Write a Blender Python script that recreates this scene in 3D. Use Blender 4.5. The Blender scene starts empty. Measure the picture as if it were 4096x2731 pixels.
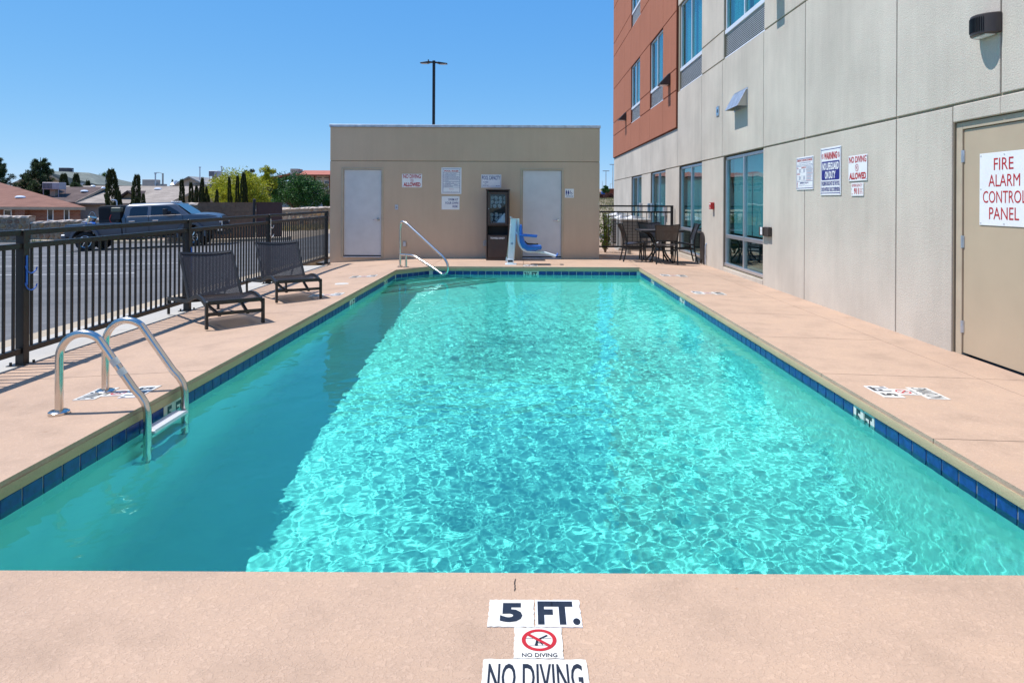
import bpy, bmesh, math, random
import numpy as np
from mathutils import Vector, Matrix
R = math.radians
PI = math.pi
random.seed(7)
SC = bpy.context.scene
COL = SC.collection

# ------------------------------------------------------------------ camera, sky, sun, exposure
cd = bpy.data.cameras.new('camera')
cam = bpy.data.objects.new('camera', cd)
COL.objects.link(cam)
cam.location = (0, 0, 1.353)
cam.rotation_euler = (Matrix.Rotation(PI/2, 3, 'X') @ Matrix.Rotation(R(0.28), 3, 'Z')).to_euler()
cd.sensor_width = 36
cd.lens = 25.1
cd.shift_x = -0.01276
cd.shift_y = -0.1373
cd.clip_end = 6000
SC.camera = cam

SUN_EL = R(63)
SUN_DIR = Vector((-math.cos(SUN_EL)*0.994, math.cos(SUN_EL)*0.11, math.sin(SUN_EL)))
wd = bpy.data.worlds.new('World')
SC.world = wd
wd.use_nodes = True
sky = wd.node_tree.nodes.new('ShaderNodeTexSky')
sky.sky_type = 'NISHITA'
sky.sun_disc = False
sky.sun_elevation = SUN_EL
sky.sun_rotation = math.atan2(SUN_DIR.x, SUN_DIR.y)
sky.altitude = 4000
sky.air_density = 0.8
sky.dust_density = 0.0
sky.ozone_density = 3.0
_n, _l = wd.node_tree.nodes, wd.node_tree.links
_sp, _cb = _n.new('ShaderNodeSeparateColor'), _n.new('ShaderNodeCombineColor')     # clear desert-air grade of the whole sky, channel by channel
_l.new(sky.outputs[0], _sp.inputs[0])
for _i, (_k, _p) in enumerate(((.95, .87), (2.28, .45), (5.35, .14))):
    _w, _m = _n.new('ShaderNodeMath'), _n.new('ShaderNodeMath')
    _w.operation = 'POWER'; _w.inputs[1].default_value = _p; _m.operation = 'MULTIPLY'; _m.inputs[1].default_value = _k
    _l.new(_sp.outputs[_i], _w.inputs[0]); _l.new(_w.outputs[0], _m.inputs[0]); _l.new(_m.outputs[0], _cb.inputs[_i])
_l.new(_cb.outputs[0], _n['Background'].inputs[0])
_n['Background'].inputs[1].default_value = 0.083
sl = bpy.data.lights.new('sun', 'SUN')
sl.energy = 3.3
sl.angle = R(0.53)
sl.color = (1.0, 0.965, 0.935)
so = bpy.data.objects.new('sun', sl)
COL.objects.link(so)
so.rotation_euler = SUN_DIR.to_track_quat('Z', 'Y').to_euler()
sl.cycles.is_caustics_light = True
SC.view_settings.view_transform = 'Standard'
SC.view_settings.look = 'None'
SC.view_settings.exposure = 0.72
SC.view_settings.gamma = 1
SC.view_settings.use_curve_mapping = False
SC.cycles.caustics_refractive = True
SC.cycles.caustics_reflective = False
SC.cycles.use_denoising = True
SC.cycles.max_bounces = 10
SC.cycles.transparent_max_bounces = 12
SC.cycles.sample_clamp_indirect = 6

# ------------------------------------------------------------------ mesh helpers
class MB:
    def __init__(s): s.v = []; s.f = []
    def add(s, vs, fs):
        n = len(s.v); s.v += [tuple(p) for p in vs]; s.f += [tuple(i+n for i in f) for f in fs]; return s
    def box(s, x0, x1, y0, y1, z0, z1, M=None):
        vs = [Vector(p) for p in ((x0,y0,z0),(x1,y0,z0),(x1,y1,z0),(x0,y1,z0),(x0,y0,z1),(x1,y0,z1),(x1,y1,z1),(x0,y1,z1))]
        if M is not None: vs = [M @ p for p in vs]
        return s.add(vs, ((0,3,2,1),(4,5,6,7),(0,1,5,4),(1,2,6,5),(2,3,7,6),(3,0,4,7)))
    def bar(s, p, q, w, h, up=(0,0,1)):
        p, q = Vector(p), Vector(q); d = (q-p); L = d.length; d.normalize()
        u = Vector(up); x = d.cross(u)
        if x.length < 1e-4: x = d.cross(Vector((1,0,0)))
        x.normalize(); y = x.cross(d)
        M = Matrix((x, d, y)).transposed().to_4x4(); M.translation = p
        return s.box(-w/2, w/2, 0, L, -h/2, h/2, M)
    def tube(s, pts, r, n=10, caps=True, closed=False):
        pts = [Vector(p) for p in pts]; rs = r if isinstance(r, (list, tuple)) else [r]*len(pts)
        m = len(pts); t0 = (pts[1]-pts[0]).normalized()
        nrm = t0.cross(Vector((0,0,1)))
        if nrm.length < 1e-3: nrm = t0.cross(Vector((0,1,0)))
        nrm.normalize(); vs = []; prev = t0
        for i, p in enumerate(pts):
            a = pts[max(i-1,0)]; b = pts[min(i+1,m-1)]
            if closed: a = pts[(i-1) % m]; b = pts[(i+1) % m]
            t = (b-a).normalized()
            q = prev.rotation_difference(t); nrm = (q @ nrm); nrm = (nrm - t*nrm.dot(t)).normalized(); prev = t
            bn = t.cross(nrm)
            for k in range(n):
                an = 2*PI*k/n
                vs.append(p + (nrm*math.cos(an) + bn*math.sin(an))*rs[i])
        fs = []
        for i in range(m if closed else m-1):
            for k in range(n):
                j = (i+1) % m
                fs.append((i*n+k, i*n+(k+1) % n, j*n+(k+1) % n, j*n+k))
        if caps and not closed:
            fs.append(tuple(range(n-1,-1,-1))); fs.append(tuple((m-1)*n+k for k in range(n)))
        return s.add(vs, fs)
    def cyl(s, p, q, r, r2=None, n=14): return s.tube([p, q], [r, r if r2 is None else r2], n)
    def prism(s, poly, a, b, ax='y'):
        # polygon in 2-D extruded along an axis: ax 'y' uses (x,z), 'x' uses (y,z), 'z' uses (x,y)
        def P(u, w, t): return (u, t, w) if ax == 'y' else ((t, u, w) if ax == 'x' else (u, w, t))
        n = len(poly); vs = [P(u, w, a) for u, w in poly] + [P(u, w, b) for u, w in poly]
        fs = [tuple(range(n)), tuple(range(2*n-1, n-1, -1))] + [(i, i+n, (i+1) % n+n, (i+1) % n) for i in range(n)]
        return s.add(vs, fs)
    def build(s, name, mat, parent=None, smooth=False, bevel=0, seg=1, fix=True):
        me = bpy.data.meshes.new(name)
        me.from_pydata(s.v, [], s.f)
        if fix or bevel:
            bm = bmesh.new(); bm.from_mesh(me)
            if fix: bmesh.ops.recalc_face_normals(bm, faces=bm.faces)
            if bevel:
                es = [e for e in bm.edges if len(e.link_faces) == 2 and e.calc_face_angle(0) > 0.5]
                bmesh.ops.bevel(bm, geom=es, offset=bevel, segments=seg, affect='EDGES', profile=0.5, clamp_overlap=True)
            bm.to_mesh(me); bm.free()
        return link(name, me, mat, parent, smooth)

def link(name, me, mat, parent=None, smooth=False):
    if mat is not None and not me.materials: me.materials.append(mat)
    if smooth:
        me.polygons.foreach_set('use_smooth', [True]*len(me.polygons))
        me.set_sharp_from_angle(angle=R(38))
    o = bpy.data.objects.new(name, me); COL.objects.link(o)
    if parent is not None: o.parent = parent
    return o
def tag(o, label=None, cat=None, group=None, kind=None):
    if label: o['label'] = label
    if cat: o['category'] = cat
    if group: o['group'] = group
    if kind: o['kind'] = kind
    return o
def thing(name, label, cat, loc=(0,0,0), rz=0, group=None, basis=None):
    o = bpy.data.objects.new(name, None); o.empty_display_size = 0.1; COL.objects.link(o)
    if basis is not None:
        M = Matrix(basis).transposed().to_4x4(); M.translation = loc; o.matrix_world = M
    else:
        o.location = loc; o.rotation_euler = (0, 0, rz)
    return tag(o, label, cat, group)
def copy_tree(o, parent=None):
    c = o.copy(); COL.objects.link(c); c.parent = parent
    for ch in list(o.children): copy_tree(ch, c)
    return c
def inst(name, o, parent, M):
    c = bpy.data.objects.new(name, o.data); COL.objects.link(c); c.parent = parent; c.matrix_basis = M
    return c
def arc(c, r, a0, a1, n=8):
    return [(c[0]+r*math.cos(a0+(a1-a0)*i/n), c[1]+r*math.sin(a0+(a1-a0)*i/n)) for i in range(n+1)]
def smooth_path(pts, it=2):
    # rounds the corners of an open polyline
    pts = [Vector(p) for p in pts]
    for _ in range(it):
        o = [pts[0]]
        for a, b in zip(pts[:-1], pts[1:]): o += [a.lerp(b, .25), a.lerp(b, .75)]
        pts = o + [pts[-1]]
    return pts
def fillet(pts, r, n=6):
    pts = [Vector(p) for p in pts]; o = [pts[0]]
    for a, b, c in zip(pts[:-2], pts[1:-1], pts[2:]):
        u, w = (a-b), (c-b); rr = min(r, u.length*.48, w.length*.48)
        p, q = b+u.normalized()*rr, b+w.normalized()*rr
        for i in range(n+1):
            t = i/n; o.append(p*(1-t)**2 + b*2*t*(1-t) + q*t*t)
    return o + [pts[-1]]

# ------------------------------------------------------------------ materials
def nodes(name):
    m = bpy.data.materials.new(name); m.use_nodes = True
    nt = m.node_tree; return m, nt, nt.nodes['Principled BSDF']
def N(nt, t, **k):
    n = nt.nodes.new('ShaderNode'+t)
    for a, b in k.items():
        if a.startswith('i_'): n.inputs[a[2:].replace('_', ' ')].default_value = b
        else: setattr(n, a, b)
    return n
def pos(nt, scale=(1,1,1), obj=False):
    if obj: src = N(nt, 'TexCoord').outputs['Object']
    else: src = N(nt, 'NewGeometry').outputs['Position']
    mp = N(nt, 'Mapping'); mp.inputs['Scale'].default_value = scale
    nt.links.new(src, mp.inputs[0]); return mp.outputs[0]
def noise(nt, vec, scale, detail=4, rough=.55, dist=0):
    n = N(nt, 'TexNoise', i_Scale=scale, i_Detail=detail, i_Roughness=rough, i_Distortion=dist)
    nt.links.new(vec, n.inputs['Vector']); return n.outputs['Fac']
def ramp(nt, fac, stops):
    r = N(nt, 'ValToRGB'); e = r.color_ramp.elements
    while len(e) < len(stops): e.new(0.5)
    for x, (p, c) in zip(e, stops):
        x.position = p; x.color = (*c, 1) if len(c) == 3 else c
    nt.links.new(fac, r.inputs[0]); return r.outputs[0]
def mixc(nt, fac, a, b, mode='MIX'):
    m = N(nt, 'Mix', data_type='RGBA', blend_type=mode)
    for k, x in ((0, fac), (6, a), (7, b)):
        if hasattr(x, 'is_linked'): nt.links.new(x, m.inputs[k])
        else: m.inputs[k].default_value = x if k == 0 else (*x, 1)
    return m.outputs[2]
def bump(nt, b, h, strength, dist=.01):
    bp = N(nt, 'Bump'); bp.inputs['Strength'].default_value = strength; bp.inputs['Distance'].default_value = dist
    nt.links.new(h, bp.inputs['Height'])
    if b.inputs['Normal'].is_linked: nt.links.new(b.inputs['Normal'].links[0].from_socket, bp.inputs['Normal'])
    nt.links.new(bp.outputs[0], b.inputs['Normal'])
def sc(c, k): return tuple(min(1, x*k) for x in c)
def M_(name, c, rough=.5, metal=0, var=.12, vs=3, bs=0, bst=.3, bd=.004, spec=.5, stretch=(1,1,1), coat=0, obj=False):
    m, nt, b = nodes(name)
    p = pos(nt, stretch, obj)
    f = noise(nt, p, vs, 5)
    b.inputs['Roughness'].default_value = rough; b.inputs['Metallic'].default_value = metal
    b.inputs['Specular IOR Level'].default_value = spec
    nt.links.new(ramp(nt, f, [(.3, sc(c, 1-var)), (.7, sc(c, 1+var))]), b.inputs['Base Color'])
    if coat: b.inputs['Coat Weight'].default_value = coat; b.inputs['Coat Roughness'].default_value = .06
    if bs: bump(nt, b, noise(nt, p, bs, 3), bst, bd)
    return m

def stucco(name, c, var=.08, streak=.10, grain=95, bst=.55):
    m, nt, b = nodes(name)
    p = pos(nt); pv = pos(nt, (3.2, 3.2, .35))
    big = noise(nt, p, .8, 4); st = noise(nt, pv, 2.2, 5, .65)
    fine = noise(nt, p, grain, 3, .6)
    col = ramp(nt, big, [(.3, sc(c, 1-var)), (.7, sc(c, 1+var*.7))])
    col = mixc(nt, 1.0, col, ramp(nt, st, [(.28, (1-streak,)*3), (.62, (1.0,)*3)]), 'MULTIPLY')
    col = mixc(nt, 1.0, col, ramp(nt, fine, [(.35, (.90,)*3), (.62, (1.0,)*3)]), 'MULTIPLY')
    nt.links.new(col, b.inputs['Base Color'])
    b.inputs['Roughness'].default_value = .92; b.inputs['Specular IOR Level'].default_value = .2
    bump(nt, b, fine, bst, .006)
    return m

def deck_mat(name, c, patch=1.0):
    # knock-down textured cool-deck: raised smooth islands over a gritty base
    m, nt, b = nodes(name)
    p = pos(nt)
    big = noise(nt, p, .55, 5, .6); mid = noise(nt, p, 2.6, 5, .65)
    isl = noise(nt, p, 48, 4, .65, .6); grit = noise(nt, p, 190, 3, .6)
    col = ramp(nt, big, [(.28, (c[0]*.80, c[1]*.80, c[2]*.82)), (.5, c), (.72, sc(c, 1.13))])
    col = mixc(nt, .55, col, ramp(nt, mid, [(.3, sc(c, .74)), (.5, c), (.75, (c[0]*1.14, c[1]*1.12, c[2]*1.06))]))
    isr = ramp(nt, isl, [(.50, (0,0,0)), (.57, (1,1,1))])
    col = mixc(nt, .9, col, mixc(nt, 1.0, col, ramp(nt, isr, [(0, (.955,.95,.945)), (1, (1.035,1.035,1.035))]), 'MULTIPLY'))
    spots = noise(nt, p, 7.5, 2)
    col = mixc(nt, ramp(nt, spots, [(.73, (0,0,0)), (.79, (1,1,1))]), col, (c[0]*.72, c[1]*.62, c[2]*.52))
    nt.links.new(col, b.inputs['Base Color'])
    b.inputs['Roughness'].default_value = .88; b.inputs['Specular IOR Level'].default_value = .3
    col2 = ramp(nt, grit, [(.33, (.93, .925, .92)), (.6, (1.015,)*3)])
    nt.links.new(mixc(nt, 1.0, col, col2, 'MULTIPLY'), b.inputs['Base Color'])
    bump(nt, b, grit, .42, .005); bump(nt, b, isr, .45*patch, .004)
    return m

def leaf_mat(name, c, var=.45, rough=.55, trans=.25):
    m, nt, b = nodes(name)
    g = N(nt, 'NewGeometry')
    col = ramp(nt, g.outputs['Random Per Island'], [(0, sc(c, 1-var)), (.55, c), (1, (min(1, c[0]*(1+var*1.3)), min(1, c[1]*(1+var)), c[2]))])
    nt.links.new(col, b.inputs['Base Color']); b.inputs['Roughness'].default_value = rough
    b.inputs['Specular IOR Level'].default_value = .3
    t = N(nt, 'BsdfTranslucent'); nt.links.new(col, t.inputs[0])
    mx = N(nt, 'MixShader'); mx.inputs[0].default_value = trans
    nt.links.new(b.outputs[0], mx.inputs[1]); nt.links.new(t.outputs[0], mx.inputs[2])
    nt.links.new(mx.outputs[0], nt.nodes['Material Output'].inputs[0])
    return m

def glass_mat(name, tint, refl=1.5, extra=0.0):
    # thin window pane: a tinted see-through sheet with a mirror coat that grows towards grazing
    m, nt, b = nodes(name); nt.nodes.remove(b)
    tr = N(nt, 'BsdfTransparent'); tr.inputs[0].default_value = (*tint, 1)
    gl = N(nt, 'BsdfGlossy'); gl.inputs['Roughness'].default_value = 0.01
    gl.inputs['Color'].default_value = (.80, .95, .94, 1)
    ge = N(nt, 'NewGeometry'); dt = N(nt, 'VectorMath', operation='DOT_PRODUCT')
    nt.links.new(ge.outputs['Normal'], dt.inputs[0]); nt.links.new(ge.outputs['Incoming'], dt.inputs[1])
    ab = N(nt, 'Math', operation='ABSOLUTE'); nt.links.new(dt.outputs['Value'], ab.inputs[0])
    om = N(nt, 'Math', operation='SUBTRACT', use_clamp=True); om.inputs[0].default_value = 1; nt.links.new(ab.outputs[0], om.inputs[1])
    pw = N(nt, 'Math', operation='POWER'); pw.inputs[1].default_value = 5; nt.links.new(om.outputs[0], pw.inputs[0])
    f0 = ((refl-1)/(refl+1))**2
    fr = N(nt, 'Math', operation='MULTIPLY_ADD'); fr.inputs[1].default_value = 1-f0; fr.inputs[2].default_value = f0; nt.links.new(pw.outputs[0], fr.inputs[0])
    p = pos(nt); bp = N(nt, 'Bump'); bp.inputs['Strength'].default_value = .12; bp.inputs['Distance'].default_value = .02
    nt.links.new(noise(nt, p, 1.3, 1), bp.inputs['Height']); nt.links.new(bp.outputs[0], gl.inputs['Normal'])
    ad = N(nt, 'Math', operation='ADD', use_clamp=True); ad.inputs[1].default_value = extra
    nt.links.new(fr.outputs[0], ad.inputs[0])
    mx = N(nt, 'MixShader'); nt.links.new(ad.outputs[0], mx.inputs[0])
    nt.links.new(tr.outputs[0], mx.inputs[1]); nt.links.new(gl.outputs[0], mx.inputs[2])
    nt.links.new(mx.outputs[0], nt.nodes['Material Output'].inputs[0])
    return m

def brick_mat(name, c1, c2, mortar, sw, sh, msize=.012, axis='xz'):
    m, nt, b = nodes(name)
    sp = N(nt, 'SeparateXYZ'); nt.links.new(N(nt, 'NewGeometry').outputs['Position'], sp.inputs[0])
    cb = N(nt, 'CombineXYZ'); nt.links.new(sp.outputs[0], cb.inputs[0]); nt.links.new(sp.outputs[2 if axis == 'xz' else 1], cb.inputs[1])
    bt = N(nt, 'TexBrick'); bt.inputs['Color1'].default_value = (*c1, 1); bt.inputs['Color2'].default_value = (*c2, 1)
    bt.inputs['Mortar'].default_value = (*mortar, 1); bt.inputs['Scale'].default_value = 1
    bt.inputs['Brick Width'].default_value = sw; bt.inputs['Row Height'].default_value = sh; bt.inputs['Mortar Size'].default_value = msize
    nt.links.new(cb.outputs[0], bt.inputs['Vector'])
    big = noise(nt, pos(nt), 1.2, 4)
    nt.links.new(mixc(nt, 1.0, bt.outputs[0], ramp(nt, big, [(.3, (.78,)*3), (.7, (1.1,)*3)]), 'MULTIPLY'), b.inputs['Base Color'])
    b.inputs['Roughness'].default_value = .9; b.inputs['Specular IOR Level'].default_value = .2
    bump(nt, b, bt.outputs['Fac'], -.4, .01)
    return m

MT = dict(
    deck=deck_mat('deck_coating', (.505, .354, .256)),
    coping=stucco('coping_face', (.52, .41, .25), .10, .05, 120, .6),
    concrete=stucco('pale_concrete', (.50, .47, .42), .08, .04, 60, .3),
    kerb=stucco('kerb_concrete', (.46, .38, .28), .12, .1, 60, .3),
    cream=stucco('cream_stucco', (.60, .537, .452), .13, .08, 70, .8),
    joint=stucco('stucco_joint', (.33, .275, .20), .1, .1),
    red=stucco('terracotta_stucco', (.43, .168, .10), .05, .10),
    redjoint=stucco('terracotta_joint', (.20, .06, .035), .1, .1),
    tan=stucco('tan_stucco', (.60, .455, .325), .07, .05, 80, .5),
    alum=M_('aluminium_frame', (.62, .64, .68), .35, .8, .05),
    white_alum=M_('white_metal', (.78, .79, .82), .4, .2, .05),
    galv=M_('galvanised_metal', (.50, .52, .56), .42, .75, .22, 9),
    steel=M_('polished_steel', (.62, .575, .53), .2, 1, .10, 6),
    black=M_('black_powder_coat', (.010, .0095, .009), .45, 0, .25, 12, spec=.5),
    bronze=M_('bronze_paint', (.045, .034, .030), .45, 0, .15, 8),
    wicker=M_('resin_wicker', (.040, .032, .030), .34, 0, .35, 60, spec=.6),
    cabinet=M_('brown_cabinet', (.050, .030, .024), .5, 0, .12, 6),
    dark=M_('dark_void', (.012, .012, .014), .8, 0, .1),
    door=M_('white_door_paint', (.60, .60, .60), .55, 0, .05, 4),
    tandoor=M_('tan_door_paint', (.47, .37, .255), .45, 0, .05, 2),
    doorframe=M_('tan_frame_paint', (.46, .375, .27), .55, 0, .10, 4),
    bare=M_('bare_frame', (.34, .34, .32), .5, .1, .15, 6),
    plate=M_('sign_white', (.80, .80, .80), .35, 0, .03, 8),
    signred=M_('sign_red', (.46, .015, .018), .4, 0, .05, 20),
    signblue=M_('sign_blue', (.018, .022, .20), .4, 0, .05, 20),
    signblack=M_('sign_black', (.018, .020, .028), .35, 0, .3, 25),
    ivory=M_('tile_ivory', (.70, .68, .62), .4, 0, .06, 18),
    tile=M_('cobalt_tile', (.007, .038, .20), .3, 0, .4, 22, spec=.45),
    grout=M_('white_grout', (.62, .64, .62), .8, 0, .08, 12),
    nosing=M_('nosing_tile', (.030, .018, .012), .35, 0, .25, 14),
    wtape=M_('white_tape', (.62, .60, .58), .7, 0, .15, 30),
    liftwhite=M_('lift_white', (.70, .78, .80), .35, 0, .06, 5),
    liftblue=M_('lift_blue', (.012, .115, .46), .35, 0, .10, 9, coat=.3),
    tyre=M_('tyre_rubber', (.018, .018, .018), .85, 0, .2, 20, 40, .4),
    truck=M_('truck_paint', (.095, .112, .140), .34, .4, .06, 3, coat=.3),
    truckdk=M_('truck_trim', (.022, .022, .025), .6, 0, .2, 6),
    chrome=M_('chrome', (.78, .78, .80), .08, 1, .04, 6),
    carglass=M_('tinted_glass', (.012, .016, .024), .04, 0, .1, 3, spec=.8),
    windscreen=M_('windscreen_glass', (.02, .05, .08), .05, 0, .2, 2, spec=.9),
    yellow=M_('yellow_plastic', (.65, .42, .02), .4, 0, .1, 9),
    blueplastic=M_('blue_plastic', (.01, .12, .55), .4, 0, .1, 9),
    redbox=M_('alarm_red', (.48, .02, .02), .4, 0, .05, 9),
    shade=M_('roller_shade', (.72, .80, .80), .8, 0, .06, 2, stretch=(1, 6, .2)),
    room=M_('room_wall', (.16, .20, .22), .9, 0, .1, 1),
    curtain=M_('curtain_cloth', (.46, .60, .63), .9, 0, .25, 3, stretch=(1, 9, .15)),
    slat=M_('louvre_slat', (.66, .66, .66), .4, .3, .05),
    towel=M_('white_towel', (.74, .80, .86), .95, 0, .08, 40, 120, .6),
    navy=M_('cabinet_inside', (.015, .035, .075), .8, 0, .2, 6),
    asphalt=None, gravel=M_('pink_gravel', (.42, .30, .22), .95, 0, .3, 30),
    trunk=M_('bark', (.13, .085, .055), .95, 0, .3, 12, 30, .6),
    cypress=leaf_mat('cypress_leaf', (.045, .062, .024), .5),
    pine=leaf_mat('pine_needle', (.06, .095, .042), .55),
    lime=leaf_mat('lime_leaf', (.36, .38, .030), .35, trans=.35),
    green=leaf_mat('green_leaf', (.035, .11, .022), .55),
    hedge=leaf_mat('hedge_leaf', (.10, .15, .022), .55),
    dry=leaf_mat('dry_grass_blade', (.36, .29, .14), .4),
    scrub=leaf_mat('scrub_leaf', (.16, .17, .08), .5),
    purple=leaf_mat('red_shrub_leaf', (.10, .045, .04), .4),
    palm=leaf_mat('palm_leaf', (.10, .16, .05), .4),
    roofA=brick_mat('red_brown_shingle', (.235, .115, .080), (.275, .140, .098), (.19, .09, .062), .9, .14, .012, 'xy'),
    roofB=brick_mat('dark_brown_shingle', (.120, .085, .075), (.150, .108, .095), (.09, .065, .058), .8, .2, .012, 'xy'),
    roofC=brick_mat('grey_green_shingle', (.20, .215, .18), (.23, .245, .205), (.16, .17, .14), .8, .22, .012, 'xy'),
    roofD=brick_mat('pale_beige_shingle', (.33, .275, .225), (.39, .33, .275), (.27, .22, .18), .6, .22, .012, 'xy'),
    roofE=brick_mat('pale_grey_shingle', (.30, .29, .27), (.34, .33, .31), (.25, .24, .23), .6, .22, .012, 'xy'),
    brick=brick_mat('red_brick', (.24, .075, .045), (.32, .115, .07), (.30, .23, .18), .26, .085, .012),
    fascia=M_('fascia_board', (.40, .31, .22), .7, 0, .12, 3),
    beige=stucco('beige_wall', (.44, .32, .20), .08, .08),
    offwhite=stucco('off_white_wall', (.48, .42, .36), .08, .08),
    block=M_('split_block', (.27, .155, .095), .95, 0, .18, 5, 60, .5),
    mortar=M_('wall_mortar', (.36, .27, .19), .95, 0, .2, 8, 40, .5),
    gate=M_('brown_gate_steel', (.095, .038, .028), .6, 0, .08, 5),
    redroof=M_('red_tile_roof', (.43, .13, .075), .7, 0, .12, 1.2),
    swamp=M_('cooler_panel', (.45, .40, .42), .5, .2, .12, 3),
    grille=M_('cooler_pad', (.10, .085, .09), .8, 0, .2, 6),
    skyl=M_('skylight_dome', (.80, .84, .88), .2, 0, .04, 3),
    ac=M_('condenser_paint', (.42, .41, .38), .5, 0, .08, 5),
    accoil=M_('condenser_coil', (.16, .155, .14), .6, .2, .3, 30),
    cap=M_('stone_cap', (.60, .49, .40), .95, 0, .25, 7, 25, .8),
    line=M_('road_paint', (.55, .55, .53), .8, 0, .25, 6),
    kettle=M_('cooking_pot', (.55, .45, .35), .15, 1, .2, 8),
)
for i, c in enumerate([(.30,.20,.12), (.36,.25,.14), (.26,.19,.14), (.40,.24,.11), (.33,.27,.20), (.24,.15,.10)]):
    MT['stone%d' % i] = M_('field_stone_%s' % 'abcdef'[i], c, .95, 0, .25, 6, 30, .6)

def asphalt_mat():
    m, nt, b = nodes('asphalt')
    p = pos(nt); ps = pos(nt, (.25, 1.6, 1))
    col = ramp(nt, noise(nt, p, .5, 6, .65), [(.3, (.095, .093, .092)), (.7, (.145, .141, .138))])
    col = mixc(nt, 1.0, col, ramp(nt, noise(nt, ps, .9, 5, .7), [(.35, (.78,)*3), (.6, (1.18,)*3)]), 'MULTIPLY')
    col = mixc(nt, 1.0, col, ramp(nt, noise(nt, p, 60, 3), [(.3, (.7,)*3), (.7, (1.25,)*3)]), 'MULTIPLY')
    nt.links.new(col, b.inputs['Base Color']); b.inputs['Roughness'].default_value = .85
    bump(nt, b, noise(nt, p, 80, 3), .4, .006)
    return m
MT['asphalt'] = asphalt_mat()
def desert_mat():
    m, nt, b = nodes('desert_soil')
    p = pos(nt)
    col = ramp(nt, noise(nt, p, .09, 6, .7), [(.3, (.30, .225, .15)), (.5, (.40, .31, .22)), (.7, (.34, .28, .17))])
    col = mixc(nt, 1.0, col, ramp(nt, noise(nt, p, 9, 5, .7), [(.3, (.68,)*3), (.7, (1.2,)*3)]), 'MULTIPLY')
    nt.links.new(col, b.inputs['Base Color']); b.inputs['Roughness'].default_value = .95
    bump(nt, b, noise(nt, p, 14, 4), .8, .05)
    return m
MT['desert'] = desert_mat()
def plaster_mat():
    m, nt, b = nodes('pool_plaster')
    p = pos(nt)
    c = (.66, .955, .88)
    col = ramp(nt, noise(nt, p, 1.4, 5, .6), [(.3, sc(c, .92)), (.7, (c[0]*1.06, c[1]*1.02, c[2]*1.02))])
    nt.links.new(col, b.inputs['Base Color']); b.inputs['Roughness'].default_value = .7
    return m
MT['plaster'] = plaster_mat()
def water_mat():
    m, nt, b = nodes('pool_water'); nt.nodes.remove(b)
    g = N(nt, 'BsdfGlass'); g.inputs['Color'].default_value = (.45, .972, .936, 1)
    g.inputs['Roughness'].default_value = 0; g.inputs['IOR'].default_value = 1.333
    nt.links.new(g.outputs[0], nt.nodes['Material Output'].inputs[0]); return m
MT['water'] = water_mat()
MT['pane'] = glass_mat('window_pane', (.55, .78, .80), 1.5, .04)
MT['pane_up'] = glass_mat('upper_window_pane', (.48, .82, .82), 1.5, .04)
MT['pane_small'] = glass_mat('plain_pane', (.80, .88, .92), 1.45, 0)

# ------------------------------------------------------------------ lettering and signs
def text(parent, s, u0, v0, u1, v1, mat, z=.003, bold=0, name='lettering', italic=0):
    cu = bpy.data.curves.new('t', 'FONT'); cu.body = s; cu.size = 1; cu.offset = min(.05, bold*2.0) if bold > 0 else bold; cu.shear = italic; cu.resolution_u = 3
    o = bpy.data.objects.new('t', cu); COL.objects.link(o)
    me = bpy.data.meshes.new_from_object(o)
    bpy.data.objects.remove(o); bpy.data.curves.remove(cu)
    n = len(me.vertices); co = np.empty(n*3, np.float32); me.vertices.foreach_get('co', co); co = co.reshape(-1, 3)
    a, b = co.min(0), co.max(0)
    co[:, 0] = u0 + (co[:, 0]-a[0])/(b[0]-a[0])*(u1-u0)
    co[:, 1] = v0 + (co[:, 1]-a[1])/max(b[1]-a[1], 1e-6)*(v1-v0)
    co[:, 2] = z
    me.vertices.foreach_set('co', co.ravel()); me.update()
    me.materials.clear(); me.name = name
    return link(name, me, mat, parent)
def plate(parent, u0, v0, u1, v1, mat, t0=0, t1=.003, name='panel', r=.004):
    m = MB().box(u0, u1, v0, v1, t0, t1)
    return m.build(name, mat, parent, bevel=min(r, (t1-t0)*.4))
def ring2(parent, cx, cy, r, w, mat, z=.003, name='ring', sy=1.0, n=36):
    m = MB(); vs = []
    for i in range(n):
        a = 2*PI*i/n; vs += [(cx+r*math.cos(a), cy+sy*r*math.sin(a), z), (cx+(r-w)*math.cos(a), cy+sy*(r-w)*math.sin(a), z)]
    m.add(vs, [(2*i, 2*((i+1) % n), 2*((i+1) % n)+1, 2*i+1) for i in range(n)])
    return m.build(name, mat, parent)
def stroke(parent, pts, w, mat, z=.003, name='stroke'):
    m = MB()
    for a, b in zip(pts[:-1], pts[1:]):
        a, b = Vector((*a, 0)), Vector((*b, 0)); d = (b-a).normalized(); q = Vector((-d.y, d.x, 0))*w/2; e = d*w*.3
        m.add([(p.x, p.y, z) for p in (a-e-q, b+e-q, b+e+q, a-e+q)], [(0,1,2,3)])
    return m.build(name, mat, parent)
def screws(parent, pts, r=.009, mat=None):
    for x, y in pts:
        MB().tube([(x, y, 0), (x, y, .005), (x, y, .008)], [r, r, r*.5], 10).build('screw', mat or MT['galv'], parent, True)
WALL = ((0,-1,0), (0,0,1), (-1,0,0))      # a sign on the hotel wall: right is towards the camera
FRONT = ((1,0,0), (0,0,1), (0,-1,0))      # a sign on the pool house front

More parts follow.
